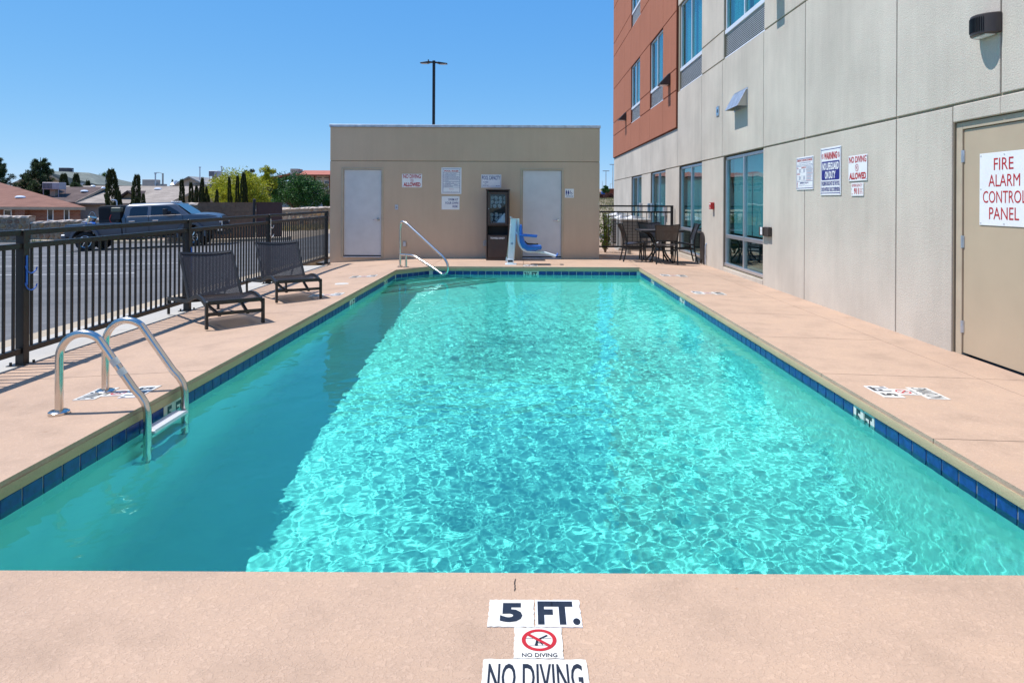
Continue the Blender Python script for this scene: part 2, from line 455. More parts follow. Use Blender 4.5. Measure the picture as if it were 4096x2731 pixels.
# ------------------------------------------------------------------ the pool
PX0, PX1, PY0, PY1 = -2.51, 2.365, 2.577, 14.63
LOOP = [(PX0, PY0), (PX1, PY0), (PX1, PY1), (-1.95, PY1), (PX0, 13.86)]
WL = -0.158
def off_poly(poly, d):
    n = len(poly); out = []
    for i in range(n):
        a, b, c = Vector(poly[i-1]), Vector(poly[i]), Vector(poly[(i+1) % n])
        e1, e2 = (b-a).normalized(), (c-b).normalized()
        n1, n2 = Vector((-e1.y, e1.x)), Vector((-e2.y, e2.x))
        k = (n1+n2); out.append(b + k*(d/(1+n1.dot(n2))))
    return out
def floor_z(y):
    t = min(1, max(0, (13.2-y)/8.5)); return -1.27 - .50*t
pool = thing('swimming_pool', 'long turquoise rectangular swimming pool with cobalt waterline tiles and corner steps', 'pool', (0, 0, 0))
def sweep(profile, name, mat, step=.25, jit=0, smooth=True):
    rings = [off_poly(LOOP, d) for d, z in profile]
    n = len(LOOP); m = MB(); cols = []
    for e in range(n):
        L = (rings[0][(e+1) % n]-rings[0][e]).length; k = max(1, int(L/step))
        for i in range(k):
            t = i/k; jd = random.uniform(-jit, jit)
            col = []
            for (d, z), rg in zip(profile, rings):
                p = rg[e].lerp(rg[(e+1) % n], t); ed = (rg[(e+1) % n]-rg[e]).normalized(); nn = Vector((-ed.y, ed.x))
                if d > 0 and t > 0: p = p + nn*jd
                col.append((p.x, p.y, z + (jd*.3 if d > 0 else 0)))
            cols.append(col)
    q = len(profile)
    for c in cols: m.v += c
    for i in range(len(cols)):
        j = (i+1) % len(cols)
        for k in range(q-1): m.f.append((i*q+k, j*q+k, j*q+k+1, i*q+k+1))
    return m.build(name, mat, pool, smooth)
cop = sweep([(-.012, -.034), (.019, -.028), (.0235, -.05), (.019, -.083), (-.004, -.086)], 'coping_face', MT['coping'], .12, .0028)
sweep([(0, -.078), (0, -.25)], 'grout_bed', MT['grout'], 5)
# basin: plaster walls with a rounded foot and a sloping floor
m = MB(); prof = [(0.002, None)]
ys = [PY0 + (PY1-PY0)*i/24 for i in range(25)]
def wall_cols():
    out = []
    lp = off_poly(LOOP, 0.003); n = len(lp)
    for e in range(n):
        a, b = lp[e], lp[(e+1) % n]; k = max(1, int((b-a).length/.5)); ed = (b-a).normalized(); nn = Vector((-ed.y, ed.x))
        for i in range(k):
            p = a.lerp(b, i/k); fz = floor_z(p.y); col = [(p.x, p.y, -.24)]
            for s_ in range(7):
                an = PI/2*s_/6; r = .16
                q = p + nn*(r*(1-math.cos(an))); col.append((q.x, q.y, fz + r - r*math.sin(an)))
            out.append(col)
    return out
cols = wall_cols(); q = 8
for c in cols: m.v += c
for i in range(len(cols)):
    j = (i+1) % len(cols)
    for k in range(q-1): m.f.append((i*q+k, j*q+k, j*q+k+1, i*q+k+1))
basin = m.build('basin_wall', MT['plaster'], pool, True)
m = MB(); nx = 2
for y in [PY0-.02 + (PY1-PY0+.04)*i/30 for i in range(31)]:
    m.v += [(PX0, y, floor_z(y)+.002), (PX1, y, floor_z(y)+.002)]
m.f = [(2*i, 2*i+1, 2*i+3, 2*i+2) for i in range(30)]
basin_floor = m.build('basin_floor', MT['plaster'], pool, True)
# three corner steps cut diagonally, each with two dark nosing strips
STEP = [((PX0, 13.52), (-1.50, PY1), -.40), ((PX0, 12.98), (-1.05, PY1), -.68), ((PX0, 12.42), (-.58, PY1), -.95)]
rec = [basin, basin_floor]
for (a, b, z) in STEP:
    a, b = Vector(a), Vector(b); d = (b-a).normalized(); nn = Vector((d.y, -d.x))   # towards open water
    zb = floor_z(12.5)-.05
    corner = [a, b, Vector((-1.93, PY1)), Vector((PX0, 13.88))]
    st = MB().prism([(p.x, p.y) for p in corner], zb, z, 'z').build('step', MT['plaster'], pool, bevel=.012)
    rec.append(st)
    L = (b-a).length
    for (o1, w, h) in ((-.022, .044, 0), (-.135, .05, 0)):
        k = MB()
        p0, p1 = a+d*.02+nn*o1, b-d*.02+nn*o1
        k.bar((p0.x, p0.y, z+.001), (p1.x, p1.y, z+.001), w, .008)
        rec.append(k.build('nosing_strip', MT['nosing'], st))
    k = MB(); p0, p1 = a+d*.02+nn*.003, b-d*.02+nn*.003
    k.bar((p0.x, p0.y, z-.022), (p1.x, p1.y, z-.022), .008, .044)
    rec.append(k.build('nosing_strip', MT['nosing'], st))
# waterline tiles, one object each, with white depth tiles let into the row
tb = MB().box(-.0725, .0725, 0, .006, -.2385, -.0925)
tile0 = tb.build('tile_source', MT['tile'], None, bevel=.0015)
tile_me = tile0.data; bpy.data.objects.remove(tile0)
white0 = MB().box(-.0745, .0745, 0, .0065, -.2385, -.0905).build('tile_source', MT['ivory'], None, bevel=.0015)
white_me = white0.data; bpy.data.objects.remove(white0)
MARK = {1: [(4.97, '5'), (10.66, '4'), (13.10, '3½')], 2: [(.20, '3½')], 4: [(5.06, '5'), (10.42, '4'), (12.86, '3½')]}
ntile = 0
for e in range(5):
    a, b = Vector(LOOP[e]), Vector(LOOP[(e+1) % 5]); d = (b-a).normalized(); L = (b-a).length
    nn = Vector((-d.y, d.x)); k = int(L/.155); s0 = (L-k*.155)/2
    if e == 0: continue_tiles = range(0, k, 1)
    else: continue_tiles = range(k)
    marks = []
    for v, t in MARK.get(e, []):
        s_ = (v-a.y)/d.y if abs(d.y) > .5 else (v-a.x)/d.x
        i0 = int(round((s_-s0)/.155)); marks.append((i0-1, i0, t))
    for i in continue_tiles:
        c = a + d*(s0+(i+.5)*.155)
        me, nm, tx = tile_me, 'tile', None
        for (l, r, t) in marks:
            # seen from the water, the run of the edge goes right to left
            if i == l: me, nm, tx = white_me, 'depth_tile', 'FT.'
            if i == r: me, nm, tx = white_me, 'depth_tile', t
        o = bpy.data.objects.new(nm, me); COL.objects.link(o); o.parent = pool
        o.matrix_basis = Matrix(((d.x, nn.x, 0, c.x), (d.y, nn.y, 0, c.y), (0, 0, 1, 0), (0, 0, 0, 1))) @ Matrix.Rotation(R(random.uniform(-.5,.5)), 4, 'Z')
        ntile += 1
        if tx:
            w = {'FT.': .064, '5': .038, '4': .042}.get(tx, .06)
            t = text(o, tx, -w, -.225, w, -.105, MT['signblack'], 0, .02)
            for v in t.data.vertices: v.co = (-v.co.x, .0072, v.co.y)
            t.data.flip_normals()
for o in rec:
    o.cycles.is_caustics_receiver = True

# water surface: a fine net of crossing ripples
def water():
    dx = .0092
    nx = int((PX1-PX0)/dx)+1; ny = int((PY1-PY0)/dx)+1
    X, Y = np.meshgrid(np.linspace(PX0, PX1, nx), np.linspace(PY0, PY1, ny))
    rng = np.random.default_rng(11); Z = np.zeros_like(X)
    def waves(n, l0, l1, slope, bias=0):
        Zs = np.zeros_like(X)
        for _ in range(n):
            lam = math.exp(rng.uniform(math.log(l0), math.log(l1))); th = rng.uniform(0, 2*PI) if not bias else rng.normal(bias, .7)
            k = 2*PI/lam; ph = rng.uniform(0, 2*PI)
            # phase wander keeps crests from running dead straight
            u = X*math.cos(th)+Y*math.sin(th); w = -X*math.sin(th)+Y*math.cos(th)
            Zs += slope/k*np.sin(k*u + ph + 1.2*np.sin(w*rng.uniform(1.2, 3.5)/ (lam*6)+ph*2))*math.sqrt(2/n)
        return Zs
    gust = 1 + .22*np.sin(X*1.3+Y*.9+1)*np.sin(Y*.75-X*.5) + .12*np.sin(X*2.9-Y*1.7)
    Z += waves(54, .040, .10, .018)*gust
    Z += waves(30, .10, .40, .022)
    Z += waves(10, .8, 2.4, .012)
    # calmer along the shaded left side and the far end
    calm = .55 + .45/(1+np.exp(-(X+1.75)*3.0))
    calm *= .34 + .66/(1+np.exp((Y-11.6)*1.3))
    calm *= .75 + .25/(1+np.exp((X-1.75)*4.0))
    Z = Z*calm + WL
    V = np.stack([X, Y, Z], -1).reshape(-1, 3).astype(np.float32)
    idx = np.arange(nx*ny).reshape(ny, nx)
    F = np.stack([idx[:-1,:-1], idx[:-1,1:], idx[1:,1:], idx[1:,:-1]], -1).reshape(-1, 4).astype(np.int32)
    me = bpy.data.meshes.new('pool_water')
    me.vertices.add(len(V)); me.vertices.foreach_set('co', V.ravel())
    me.loops.add(F.size); me.loops.foreach_set('vertex_index', F.ravel())
    me.polygons.add(len(F)); me.polygons.foreach_set('loop_start', np.arange(0, F.size, 4, dtype=np.int32))
    me.polygons.foreach_set('loop_total', np.full(len(F), 4, np.int32))
    me.update(); me.polygons.foreach_set('use_smooth', np.ones(len(F), bool))
    me.materials.append(MT['water'])
    o = bpy.data.objects.new('pool_water', me); COL.objects.link(o)
    o.cycles.is_caustics_caster = True
    return tag(o, kind='structure')
water()

# ------------------------------------------------------------------ deck slabs, paths, ground
def hz(x, y):
    return -(.058*max(0, -2.53-x) + .030*max(0, x-2.385) + .012*max(0, y-14.65) + .010*max(0, 2.58-y))
deck = thing('pool_deck', None, None, (0, 0, 0)); deck['kind'] = 'structure'
def slab(poly, mat=MT['deck'], name='slab', parent=deck, g=.004, zf=hz, th=.032, sub=.5, dz=0):
    poly = [Vector(p) for p in off_poly(poly, g)]
    pts = []
    for a, b in zip(poly, poly[1:]+poly[:1]):
        k = max(1, int((b-a).length/sub)); pts += [a.lerp(b, i/k) for i in range(k)]
    n = len(pts); m = MB()
    m.v = [(p.x, p.y, zf(p.x, p.y)+dz) for p in pts] + [(p.x, p.y, zf(p.x, p.y)-th+dz) for p in pts]
    m.f = [tuple(range(n))] + [(i, i+n, (i+1) % n+n, (i+1) % n) for i in range(n)]
    return m.build(name, mat, parent, fix=True)
def rect(x0, x1, y0, y1): return [(x0, y0), (x1, y0), (x1, y1), (x0, y1)]
E0 = .016
XL, XR, YN, YF = PX0-.012+.03, PX1+.012-.03, PY0-.012+.03, PY1+.012-.03     # slab edges run 18 mm over the tile face
for y0, y1 in ((2.62, 5.65), (5.65, 8.70), (8.70, 11.75), (11.75, 13.87)):
    slab(rect(-4.40, XL, y0, y1))
slab([(-4.40, 13.87), (XL, 13.87), (-1.945, YF), (-1.945, 17.06), (-4.66, 17.06)])
slab(rect(-1.945, -.03, YF, 17.06)); slab(rect(-.03, XR, YF, 17.06))
yb = [2.62, 4.10, 5.65, 7.20, 8.75, 10.3, 11.85, 13.4, 14.612]
for y0, y1 in zip(yb[:-1], yb[1:]): slab(rect(XR, 3.60, y0, y1))
for y0, y1 in ((2.62, 5.65), (5.65, 10.3), (10.3, 14.612)): slab(rect(3.60, 4.06, y0, y1), g=.003, mat=MT['deck'])
slab(rect(XR, 4.06, 14.612, 17.06)); slab(rect(1.77, 4.06, 17.06, 19.45))
for x0, x1 in ((-4.40, -2.53), (-2.53, 2.385), (2.385, 4.06)): slab(rect(x0, x1, -5, YN+.004), g=.001)
# a slump crack where the near slab was tooled
m = MB(); pp = [(-.029+random.uniform(-.0015,.0015), 2.475+i*.0095) for i in range(10)]
m.v = [(x-(.0018 if 0 < i < 9 else .0004), y, .0006) for i, (x, y) in enumerate(pp)] + [(x+(.0022 if 0 < i < 9 else .0004), y, .0006) for i, (x, y) in enumerate(pp)]
m.f = [(i, i+10, i+11, i+1) for i in range(9)]
m.build('crack', MT['dark'], deck)
m = MB()
for y in (4.10, 5.65): pass
slab([(-4.40, 2.0), (-2.60, 2.0), (-2.60, 13.7), (-2.1, 14.8), (-2.1, 17.1), (-4.66, 17.1)], MT['joint'], 'joint_filler', deck, 0, hz, .1, .5, -.02)
slab(rect(2.46, 4.07, 2.0, 19.4), MT['joint'], 'joint_filler', deck, 0, hz, .1, .5, -.02)
slab(rect(-2.2, 2.5, 14.75, 17.1), MT['joint'], 'joint_filler', deck, 0, hz, .1, .5, -.02)
# pale concrete strip and kerb outside the fence
walk = tag(thing('concrete_path', None, None), kind='structure')
def hs(x, y): return -.112 + .03*(x+4.4)
for y0, y1 in zip(range(-4, 16, 2), range(-2, 18, 2)): slab(rect(-5.18, -4.405, y0, y1), MT['concrete'], 'slab', walk, .003, hs, .15)
kb = tag(thing('kerb', None, None), kind='structure')
for y0, y1 in zip(range(-4, 18, 3), range(-1, 21, 3)):
    MB().box(-5.50, -5.188, y0+.004, y1-.004, -.5, -.150).build('kerb_stone', MT['kerb'], kb, bevel=.02, seg=2)

def az(x, y):       # asphalt level: falls away to the west
    return -.215 + .0445*(max(-23., min(-5.6, x))+5.6)
def clip(poly, xa, keep_less):
    out = []
    for a, b in zip(poly, poly[1:]+poly[:1]):
        ia = (a[0] <= xa) == keep_less or a[0] == xa; ib = (b[0] <= xa) == keep_less or b[0] == xa
        if ia: out.append(a)
        if ia != ib:
            t = (xa-a[0])/(b[0]-a[0]); out.append((xa, a[1]+t*(b[1]-a[1])))
    return out
ROAD = [(-5.45, -8), (-5.45, 17.6), (9, 24.5), (60, 30), (60, 41.5), (-10.3, 41.5), (-10.3, 31.5), (-13.1, 31.8), (-24, 36.9), (-70, 57.3), (-70, -8)]
m = MB()
for lo, hi in ((-999, -23), (-23, -5.6), (-5.6, 999)):
    p = ROAD
    if hi < 900: p = clip(p, hi, True)
    if lo > -900: p = clip(p, lo, False)
    n = len(m.v); m.v += [(x, y, az(x, y)) for x, y in p]; m.f.append(tuple(range(n, n+len(p))))
tag(m.build('road', MT['asphalt'], None), kind='structure')
# painted bay lines on the asphalt
lines = tag(thing('road_marking', None, None), kind='structure')
for i, (xa, ya, xb, yb_) in enumerate([(-9, 16.5, -26, 21), (-9, 19.2, -27, 24), (-10, 13.2, -24, 16.8), (-12, 24.2, -24, 27.6)]):
    d = Vector((xb-xa, yb_-ya)).normalized(); q = Vector((-d.y, d.x))*.05; m = MB()
    for k in range(8):
        t0, t1 = k/8, (k+1)/8-.006
        a = Vector((xa, ya)).lerp(Vector((xb, yb_)), t0); b = Vector((xa, ya)).lerp(Vector((xb, yb_)), t1)
        m.add([(p.x, p.y, az(p.x, p.y)+.004) for p in (a-q, b-q, b+q, a+q)], [(0,1,2,3)])
    m.build('bay_line', MT['line'], lines)
# far kerb
fk = tag(thing('far_kerb', None, None), kind='structure')
def kerb_line(pts, h=.15, w=.30):
    for a, b in zip(pts[:-1], pts[1:]):
        a, b = Vector(a), Vector(b); k = max(1, int((b-a).length/3)); d = (b-a).normalized(); nn = Vector((-d.y, d.x))
        if nn.y < 0: nn = -nn
        for i in range(k):
            p, q = a.lerp(b, i/k)+d*.01, a.lerp(b, (i+1)/k)-d*.01
            m = MB(); vs = []
            for P in (p, q):
                z = az(P.x, P.y); P2 = P+nn*w
                vs += [(P.x, P.y, z-.3), (P.x, P.y, z+h-.03), (P.x+nn.x*.03, P.y+nn.y*.03, z+h), (P2.x, P2.y, z+h), (P2.x, P2.y, z-.3)]
            m.add(vs, [(0,1,6,5), (1,2,7,6), (2,3,8,7), (3,4,9,8), (0,4,3,2,1), (5,6,7,8,9)])
            m.build('kerb_stone', MT['kerb'], fk)
kerb_line([(-70, 57.3), (-24, 36.9), (-13.1, 31.8), (-10.45, 31.5)])
kerb_line([(-10.3, 41.5), (30, 41.5)])

def gz(x, y):
    z = -.32
    if x < -4.3: z = -.29 + .0445*(max(-23., min(-4.3, x))+4.3)
    def ss(t): t = max(0, min(1, t)); return t*t*(3-2*t)
    if x < -4.4:                                       # banks and lower house lots to the west
        ky = 31.8 + max(0, -13.1-x)*.46
        if x < -10.3:
            z += .20*ss((y-ky)/1.2) ; z -= .75*ss((y-ky-6)/5)*ss((-16-x)/4)
        else: z += .55*ss((y-41.8)/6)
    if x > 1.0: z += max(0, y-27)*.0178
    else: z += ss((y-60)/60)*.6
    z += ss((y-180)/400)*2 if x < 1 else 0
    return z
def axis(lo, hi, dense, step): 
    a = list(np.arange(dense[0], dense[1]+.01, step)); s_ = step; x = dense[1]
    while x < hi: s_ *= 1.25; x += s_; a.append(min(x, hi))
    s_ = step; x = dense[0]; b = []
    while x > lo: s_ *= 1.25; x -= s_; b.append(max(x, lo))
    return b[::-1]+a
xs, ys = axis(-1500, 1500, (-46, 12), 1.0), axis(-200, 3000, (16, 64), 1.0)
m = MB()
for y in ys:
    for x in xs:
        z = gz(x, y)
        if -4.75 < x < 4.6 and y < 19.8: z = -2.2      # under the deck, pool and buildings
        if x > 3.5 and y < 34: z = -1.0
        m.v.append((x, y, z))
nx = len(xs)
m.f = [(j*nx+i, j*nx+i+1, (j+1)*nx+i+1, (j+1)*nx+i) for j in range(len(ys)-1) for i in range(nx-1)]
tag(m.build('ground', MT['desert'], None, True, fix=False), kind='structure')

# ------------------------------------------------------------------ hotel
HX = 4.03
hotel = thing('hotel_building', 'tall hotel wall of cream and terracotta stucco panels with big windows, right of the pool', 'building', (HX, 19, -.1))
def hp(x, y, z): return (x-HX, y-19, z+.1)
def hbox(m, x0, x1, y0, y1, z0, z1): 
    a, b = hp(x0, y0, z0), hp(x1, y1, z1); return m.box(a[0], b[0], a[1], b[1], a[2], b[2])
core = MB(); redcore = MB()
def cell(y0, y1, z0, z1, red=False, g=.010):
    fx = HX-.05 if red else HX
    hbox(redcore if red else core, fx+.016, 4.36, y0, y1, z0, z1)
    m = MB(); hbox(m, fx, fx+.03, y0+g, y1-g, z0+g*1.3, z1-g*1.3)
    m.build('stucco_panel', MT['red' if red else 'cream'], hotel, bevel=.007, seg=2)
Z1, Z2, Z3 = 2.27, 4.25, 4.84
W_low = [(12.10, 14.52, .06, 2.25, 'g'), (16.30, 18.69, .06, 2.25, 'g'), (20.52, 22.94, .06, 2.25, 's'), (24.73, 27.07, .06, 2.25, 's')]
for y0, y1 in ((-8, -2), (-2, 2.2), (2.2, 5.50)): cell(y0, y1, -.4, Z1)
cell(6.735, 7.76, -.4, Z1); cell(7.76, 10.30, -.4, Z1); cell(10.30, 12.10, -.4, Z1)
cell(14.52, 16.30, -.4, Z1); cell(18.69, 20.52, -.4, Z1); cell(22.94, 24.73, -.4, Z1)
cell(27.07, 28.8, -.4, Z1); cell(28.8, 31.35, -.4, Z1); cell(31.35, 32.4, -.4, Z1)
hbox(core, HX+.016, 4.36, 5.50, 6.735, 2.105, Z1)
for a, b in ((5.50, 6.06), (6.06, 6.735)):
    m = MB(); hbox(m, HX, HX+.03, a+.002, b-.002, 2.108, Z1-.009); m.build('stucco_panel', MT['cream'], hotel, bevel=.007)
for w in W_low:      # stucco sill below each ground window
    hbox(core, HX+.016, 4.36, w[0], w[1], -.4, w[2]-.012)
    m = MB(); hbox(m, HX-.004, HX+.05, w[0]+.004, w[1]-.004, -.38, w[2]-.03); m.build('stucco_panel', MT['cream'], hotel, bevel=.01, seg=2)
yb = [-8, -2, 2.2, 6.06, 7.76, 10.30, 12.10, 14.62, 16.36, 18.90]
for a, b in zip(yb[:-1], yb[1:]): cell(a, b, Z1, Z2)
yb = [18.90, 20.6, 22.95, 24.8, 27.0, 28.8, 31.35, 32.4]
for a, b in zip(yb[:-1], yb[1:]): cell(a, b, Z1, 3.30)
for z0, z1 in ((Z2, 8.4), (8.4, 14)):
    for a, b in ((-8, -2), (-2, 2.2), (2.2, 6.06), (6.06, 10.30), (10.3, 12.08)): cell(a, b, z0, z1)
for z0, z1 in ((Z2, Z3), (Z3, 6.50)): cell(14.54, 16.36, z0, z1)
for a, b in ((12.08, 14.54), (14.54, 16.36), (16.36, 18.9)): cell(a, b, 6.50, 14)
hbox(core, HX+.016, 4.36, 18.73, 18.90, Z2, 6.5)
ry = [18.9, 20.72, 22.87, 24.88, 26.98, 28.8, 31.35, 32.4]
rz_ = [3.30, 4.29, 4.87, 6.40, 7.87, 8.45, 10.05, 14]
RW = {(1, 1), (1, 2), (3, 1), (3, 2), (1, 4), (1, 5), (3, 4), (3, 5)}
for i in range(7):
    for j in range(7):
        if (i, j) not in RW: cell(ry[i], ry[i+1], rz_[j], rz_[j+1], True)
core.build('wall_core', MT['joint'], hotel); redcore.build('wall_core', MT['redjoint'], hotel)
m = MB(); hbox(m, 4.34, 20, 32.12, 32.4, -.4, 14); hbox(m, 4.34, 20, -8, -7.7, -.4, 14); hbox(m, 3.96, 20, -8, 32.45, 14.0, 14.4)
m.build('end_wall', MT['cream'], hotel)

def hwindow(y0, y1, z0, z1, fx, kind, upper=False):
    # frame set back in the opening, two lights with a mullion; kind g has a transom, l a louvre below
    f = MB(); d0, d1 = fx+.045, fx+.115
    t = .055 if kind == 'g' else .04
    zb = z0
    if kind == 'l': zb = z0+.50
    hbox(f, d0, d1, y0+.002, y1-.002, z1-t, z1-.002); hbox(f, d0-.02, d1, y0+.002, y1-.002, zb, zb+(.085 if kind == 'l' else t))
    hbox(f, d0, d1, y0+.002, y0+t, zb+.01, z1-.01); hbox(f, d0, d1, y1-t, y1-.002, zb+.01, z1-.01)
    ym = (y0+y1)/2; mw = .028 if kind == 'g' else .018
    hbox(f, d0-.004, d1-.01, ym-mw, ym+mw, zb+.01, z1-.01)
    if kind == 'g': hbox(f, d0-.002, d1-.02, y0+.01, y1-.01, .625, .695)
    if kind == 'l': hbox(f, d0-.02, d1, y0+.002, y1-.002, z0, z0+.03)
    fr = f.build('window', MT['alum' if kind != 'l' else 'white_alum'], hotel, bevel=.003)
    pm = MT['pane_up' if upper else 'pane']
    spans = [(y0+t, ym-mw), (ym+mw, y1-t)]
    rows = [(zb+t*.6, .63), (.69, z1-t)] if kind == 'g' else [(zb+.05, z1-t)]
    for a, b in spans:
        for c, e in rows:
            p = MB(); hbox(p, d0+.03, d0+.036, a-.004, b+.004, c, e); p.build('pane', pm, fr)
    # what stands behind the glass: a shallow room and hanging cloth
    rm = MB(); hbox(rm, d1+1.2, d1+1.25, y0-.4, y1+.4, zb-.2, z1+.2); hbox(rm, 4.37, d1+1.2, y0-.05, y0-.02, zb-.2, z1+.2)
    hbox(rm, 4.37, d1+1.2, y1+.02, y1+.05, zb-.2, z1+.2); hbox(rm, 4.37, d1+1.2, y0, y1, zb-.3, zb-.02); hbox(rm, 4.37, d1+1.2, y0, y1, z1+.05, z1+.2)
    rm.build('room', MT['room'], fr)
    if upper:
        for (a, b) in ((y0, ym-.1), (ym+.25, y1)):
            c = MB(); n = 40
            for k in range(n+1):
                y = a+(b-a)*k/n; x = d1+.10+.02*math.sin(k*1.7)+.01*math.sin(k*.6)
                c.v += [hp(x, y, zb-.1), hp(x, y, z1+.1)]
            c.f = [(2*k, 2*k+2, 2*k+3, 2*k+1) for k in range(n)]
            c.build('curtain', MT['curtain'], fr, True)
    else:
        lo = .47 if kind == 'g' else .4
        c = MB(); hbox(c, d1+.09, d1+.096, y0+.05, y1-.05, lo+(.25 if kind == 'g' else 0), z1); c.build('roller_shade', MT['shade'], fr)
    if kind == 'l':
        sl_ = MB(); h0 = hp(fx+.06, y0+.01, z0+.05); h1 = hp(fx+.085, y1-.01, z0+.062)
        for k in range(13):
            s_ = MB(); z = z0+.047+k*.0352
            M = Matrix.Translation(hp(fx+.056, (y0+y1)/2, z))
            yy = (y1-y0)/2-.012
            s_.prism([(-.004, -.006), (.0, -.006), (.0, .002), (.03, .010), (.03, .013), (-.004, .005)], -yy, yy, 'y')
            s_.v = [tuple(M @ Vector(v)) for v in s_.v]
            s_.build('louvre_slat', MT['slat'], fr)
        b_ = MB(); hbox(b_, fx+.10, fx+.11, y0+.01, y1-.01, z0+.03, zb); 
        b_.build('louvre_back', MT['dark'], fr)
for w in W_low: hwindow(w[0], w[1], w[2], w[3], HX, w[4])
hwindow(12.08, 14.54, Z2, 6.50, HX, 'l', True); hwindow(16.36, 18.73, Z2, 6.50, HX, 'l', True)
for a, b in ((20.72, 22.87), (24.88, 26.98)):
    for z0, z1 in ((4.29, 6.40), (7.87, 10.05)): hwindow(a, b, z0, z1, HX-.05, 'l', True)
# service door in the near wall
m = MB(); hbox(m, 4.06, 4.20, 6.635, 6.725, -.10, 2.10); hbox(m, 4.06, 4.20, 5.51, 5.58, -.10, 2.10); hbox(m, 4.06, 4.20, 5.58, 6.635, 2.035, 2.10)
fr = m.build('door_frame', MT['doorframe'], hotel, bevel=.003)
m = MB(); hbox(m, 4.075, 4.12, 5.585, 6.630, -.035, 2.03); dr = m.build('door', MT['tandoor'], hotel, bevel=.003)
for z in (1.785, .992, .205):
    m = MB(); c = hp(4.068, 6.643, z); m.cyl((c[0], c[1], c[2]-.057), (c[0], c[1], c[2]+.057), .011, n=10); m.box(c[0]-.002, c[0]+.012, c[1]-.03, c[1]+.03, c[2]-.055, c[2]+.055)
    m.build('hinge', MT['galv'], dr)
m = MB(); hbox(m, 4.02, 4.30, 5.52, 6.72, -.30, -.062); m.build('threshold', MT['dark'], hotel)

# ------------------------------------------------------------------ pool house
PHY = 17.0
ph = thing('pool_house', 'low flat-roofed tan stucco pool house with two white doors behind the pool', 'building', (-1.45, PHY, -.1))
def pp_(x, y, z): return (x+1.45, y-PHY, z+.1)
def pbox(m, x0, x1, y0, y1, z0, z1):
    a, b = pp_(x0, y0, z0), pp_(x1, y1, z1); return m.box(a[0], b[0], a[1], b[1], a[2], b[2])
XA, XB = -4.645, 1.772; D = [(-4.365, -3.378), (-.104, .91)]; DT = 2.112
m = MB()
xs_ = [XA, D[0][0], D[0][1], D[1][0], D[1][1], XB]
for i in (0, 2, 4): pbox(m, xs_[i], xs_[i+1], PHY, PHY+.2, -.35, 2.272)
for i in (1, 3): pbox(m, xs_[i], xs_[i+1], PHY, PHY+.2, DT, 2.272); pbox(m, xs_[i], xs_[i+1], PHY-.004, PHY+.2, -.35, -.02 if i == 1 else -.03)
m.build('front_wall', MT['tan'], ph)
m = MB(); pbox(m, XA, XB, PHY, PHY+.2, 2.288, 3.085); m.build('parapet', MT['tan'], ph, bevel=.006)
m = MB(); pbox(m, XA+.012, XB-.012, PHY+.012, PHY+.2, 2.26, 2.30); m.build('reveal', MT['joint'], ph)
m = MB(); pbox(m, XA, XA+.2, PHY+.2, 18.8, -.35, 3.085); pbox(m, XB-.2, XB, PHY+.2, 18.8, -.35, 3.085); pbox(m, XA, XB, 18.8, 19.0, -.35, 3.085); pbox(m, XA+.2, XB-.2, PHY+.2, 18.8, 2.7, 2.8)
m.build('side_wall', MT['tan'], ph)
w = (XB-XA+.04)/3
for i in range(3):
    m = MB(); x0 = XA-.02+i*w; pbox(m, x0+.001, x0+w-.001, PHY-.022, PHY+.24, 3.087, 3.150)
    c = m.build('parapet_cap', MT['galv'], ph, bevel=.004)
    m = MB()
    for k in range(3):
        x = x0+w*(k+.5)/3; p = pp_(x, PHY-.023, 3.105); m.box(p[0]-.006, p[0]+.006, p[1]-.004, p[1]+.001, p[2]-.004, p[2]+.008)
    m.build('cleat', MT['galv'], c)
m = MB(); pbox(m, XA, XA+.22, 17.26, 19.0, 3.087, 3.15); pbox(m, XB-.22, XB, 17.26, 19.0, 3.087, 3.15); m.build('parapet_cap', MT['galv'], ph)
for i, (a, b) in enumerate(D):
    m = MB(); zb = -.018 if i == 0 else -.028
    pbox(m, a-.012, a+.045, PHY-.012, PHY+.13, zb, DT+.014); pbox(m, b-.045, b+.012, PHY-.012, PHY+.13, zb, DT+.014); pbox(m, a+.045, b-.045, PHY-.012, PHY+.13, DT-.034, DT+.014)
    fr = m.build('door_frame', MT['doorframe'], ph, bevel=.003)
    m = MB(); pbox(m, a+.049, b-.049, PHY+.02, PHY+.065, zb+.055, DT-.038)
    dr = m.build('door', MT['door'], ph, bevel=.003)
    m = MB(); pbox(m, a+.045, b-.045, PHY-.03, PHY+.13, zb, zb+.03); m.build('threshold', MT['galv'], ph, bevel=.004)
    m = MB(); pbox(m, a+.046, b-.046, PHY+.08, PHY+.12, zb+.03, DT-.034); m.build('door_shadow_gap', MT['dark'], ph)
    hx = b-.049-.07; hzz = .895
    m = MB(); c = pp_(hx, PHY+.02, hzz)
    m.cyl(c, (c[0], c[1]-.014, c[2]), .032, n=18); m.cyl((c[0], c[1]-.012, c[2]), (c[0], c[1]-.05, c[2]), .012, n=10)
    m.tube(smooth_path([(c[0], c[1]-.048, c[2]), (c[0]-.05, c[1]-.052, c[2]-.006), (c[0]-.09, c[1]-.05, c[2]-.014), (c[0]-.12, c[1]-.045, c[2]-.008)]), .008, 8)
    m.build('lever_handle', MT['steel'], dr, True)

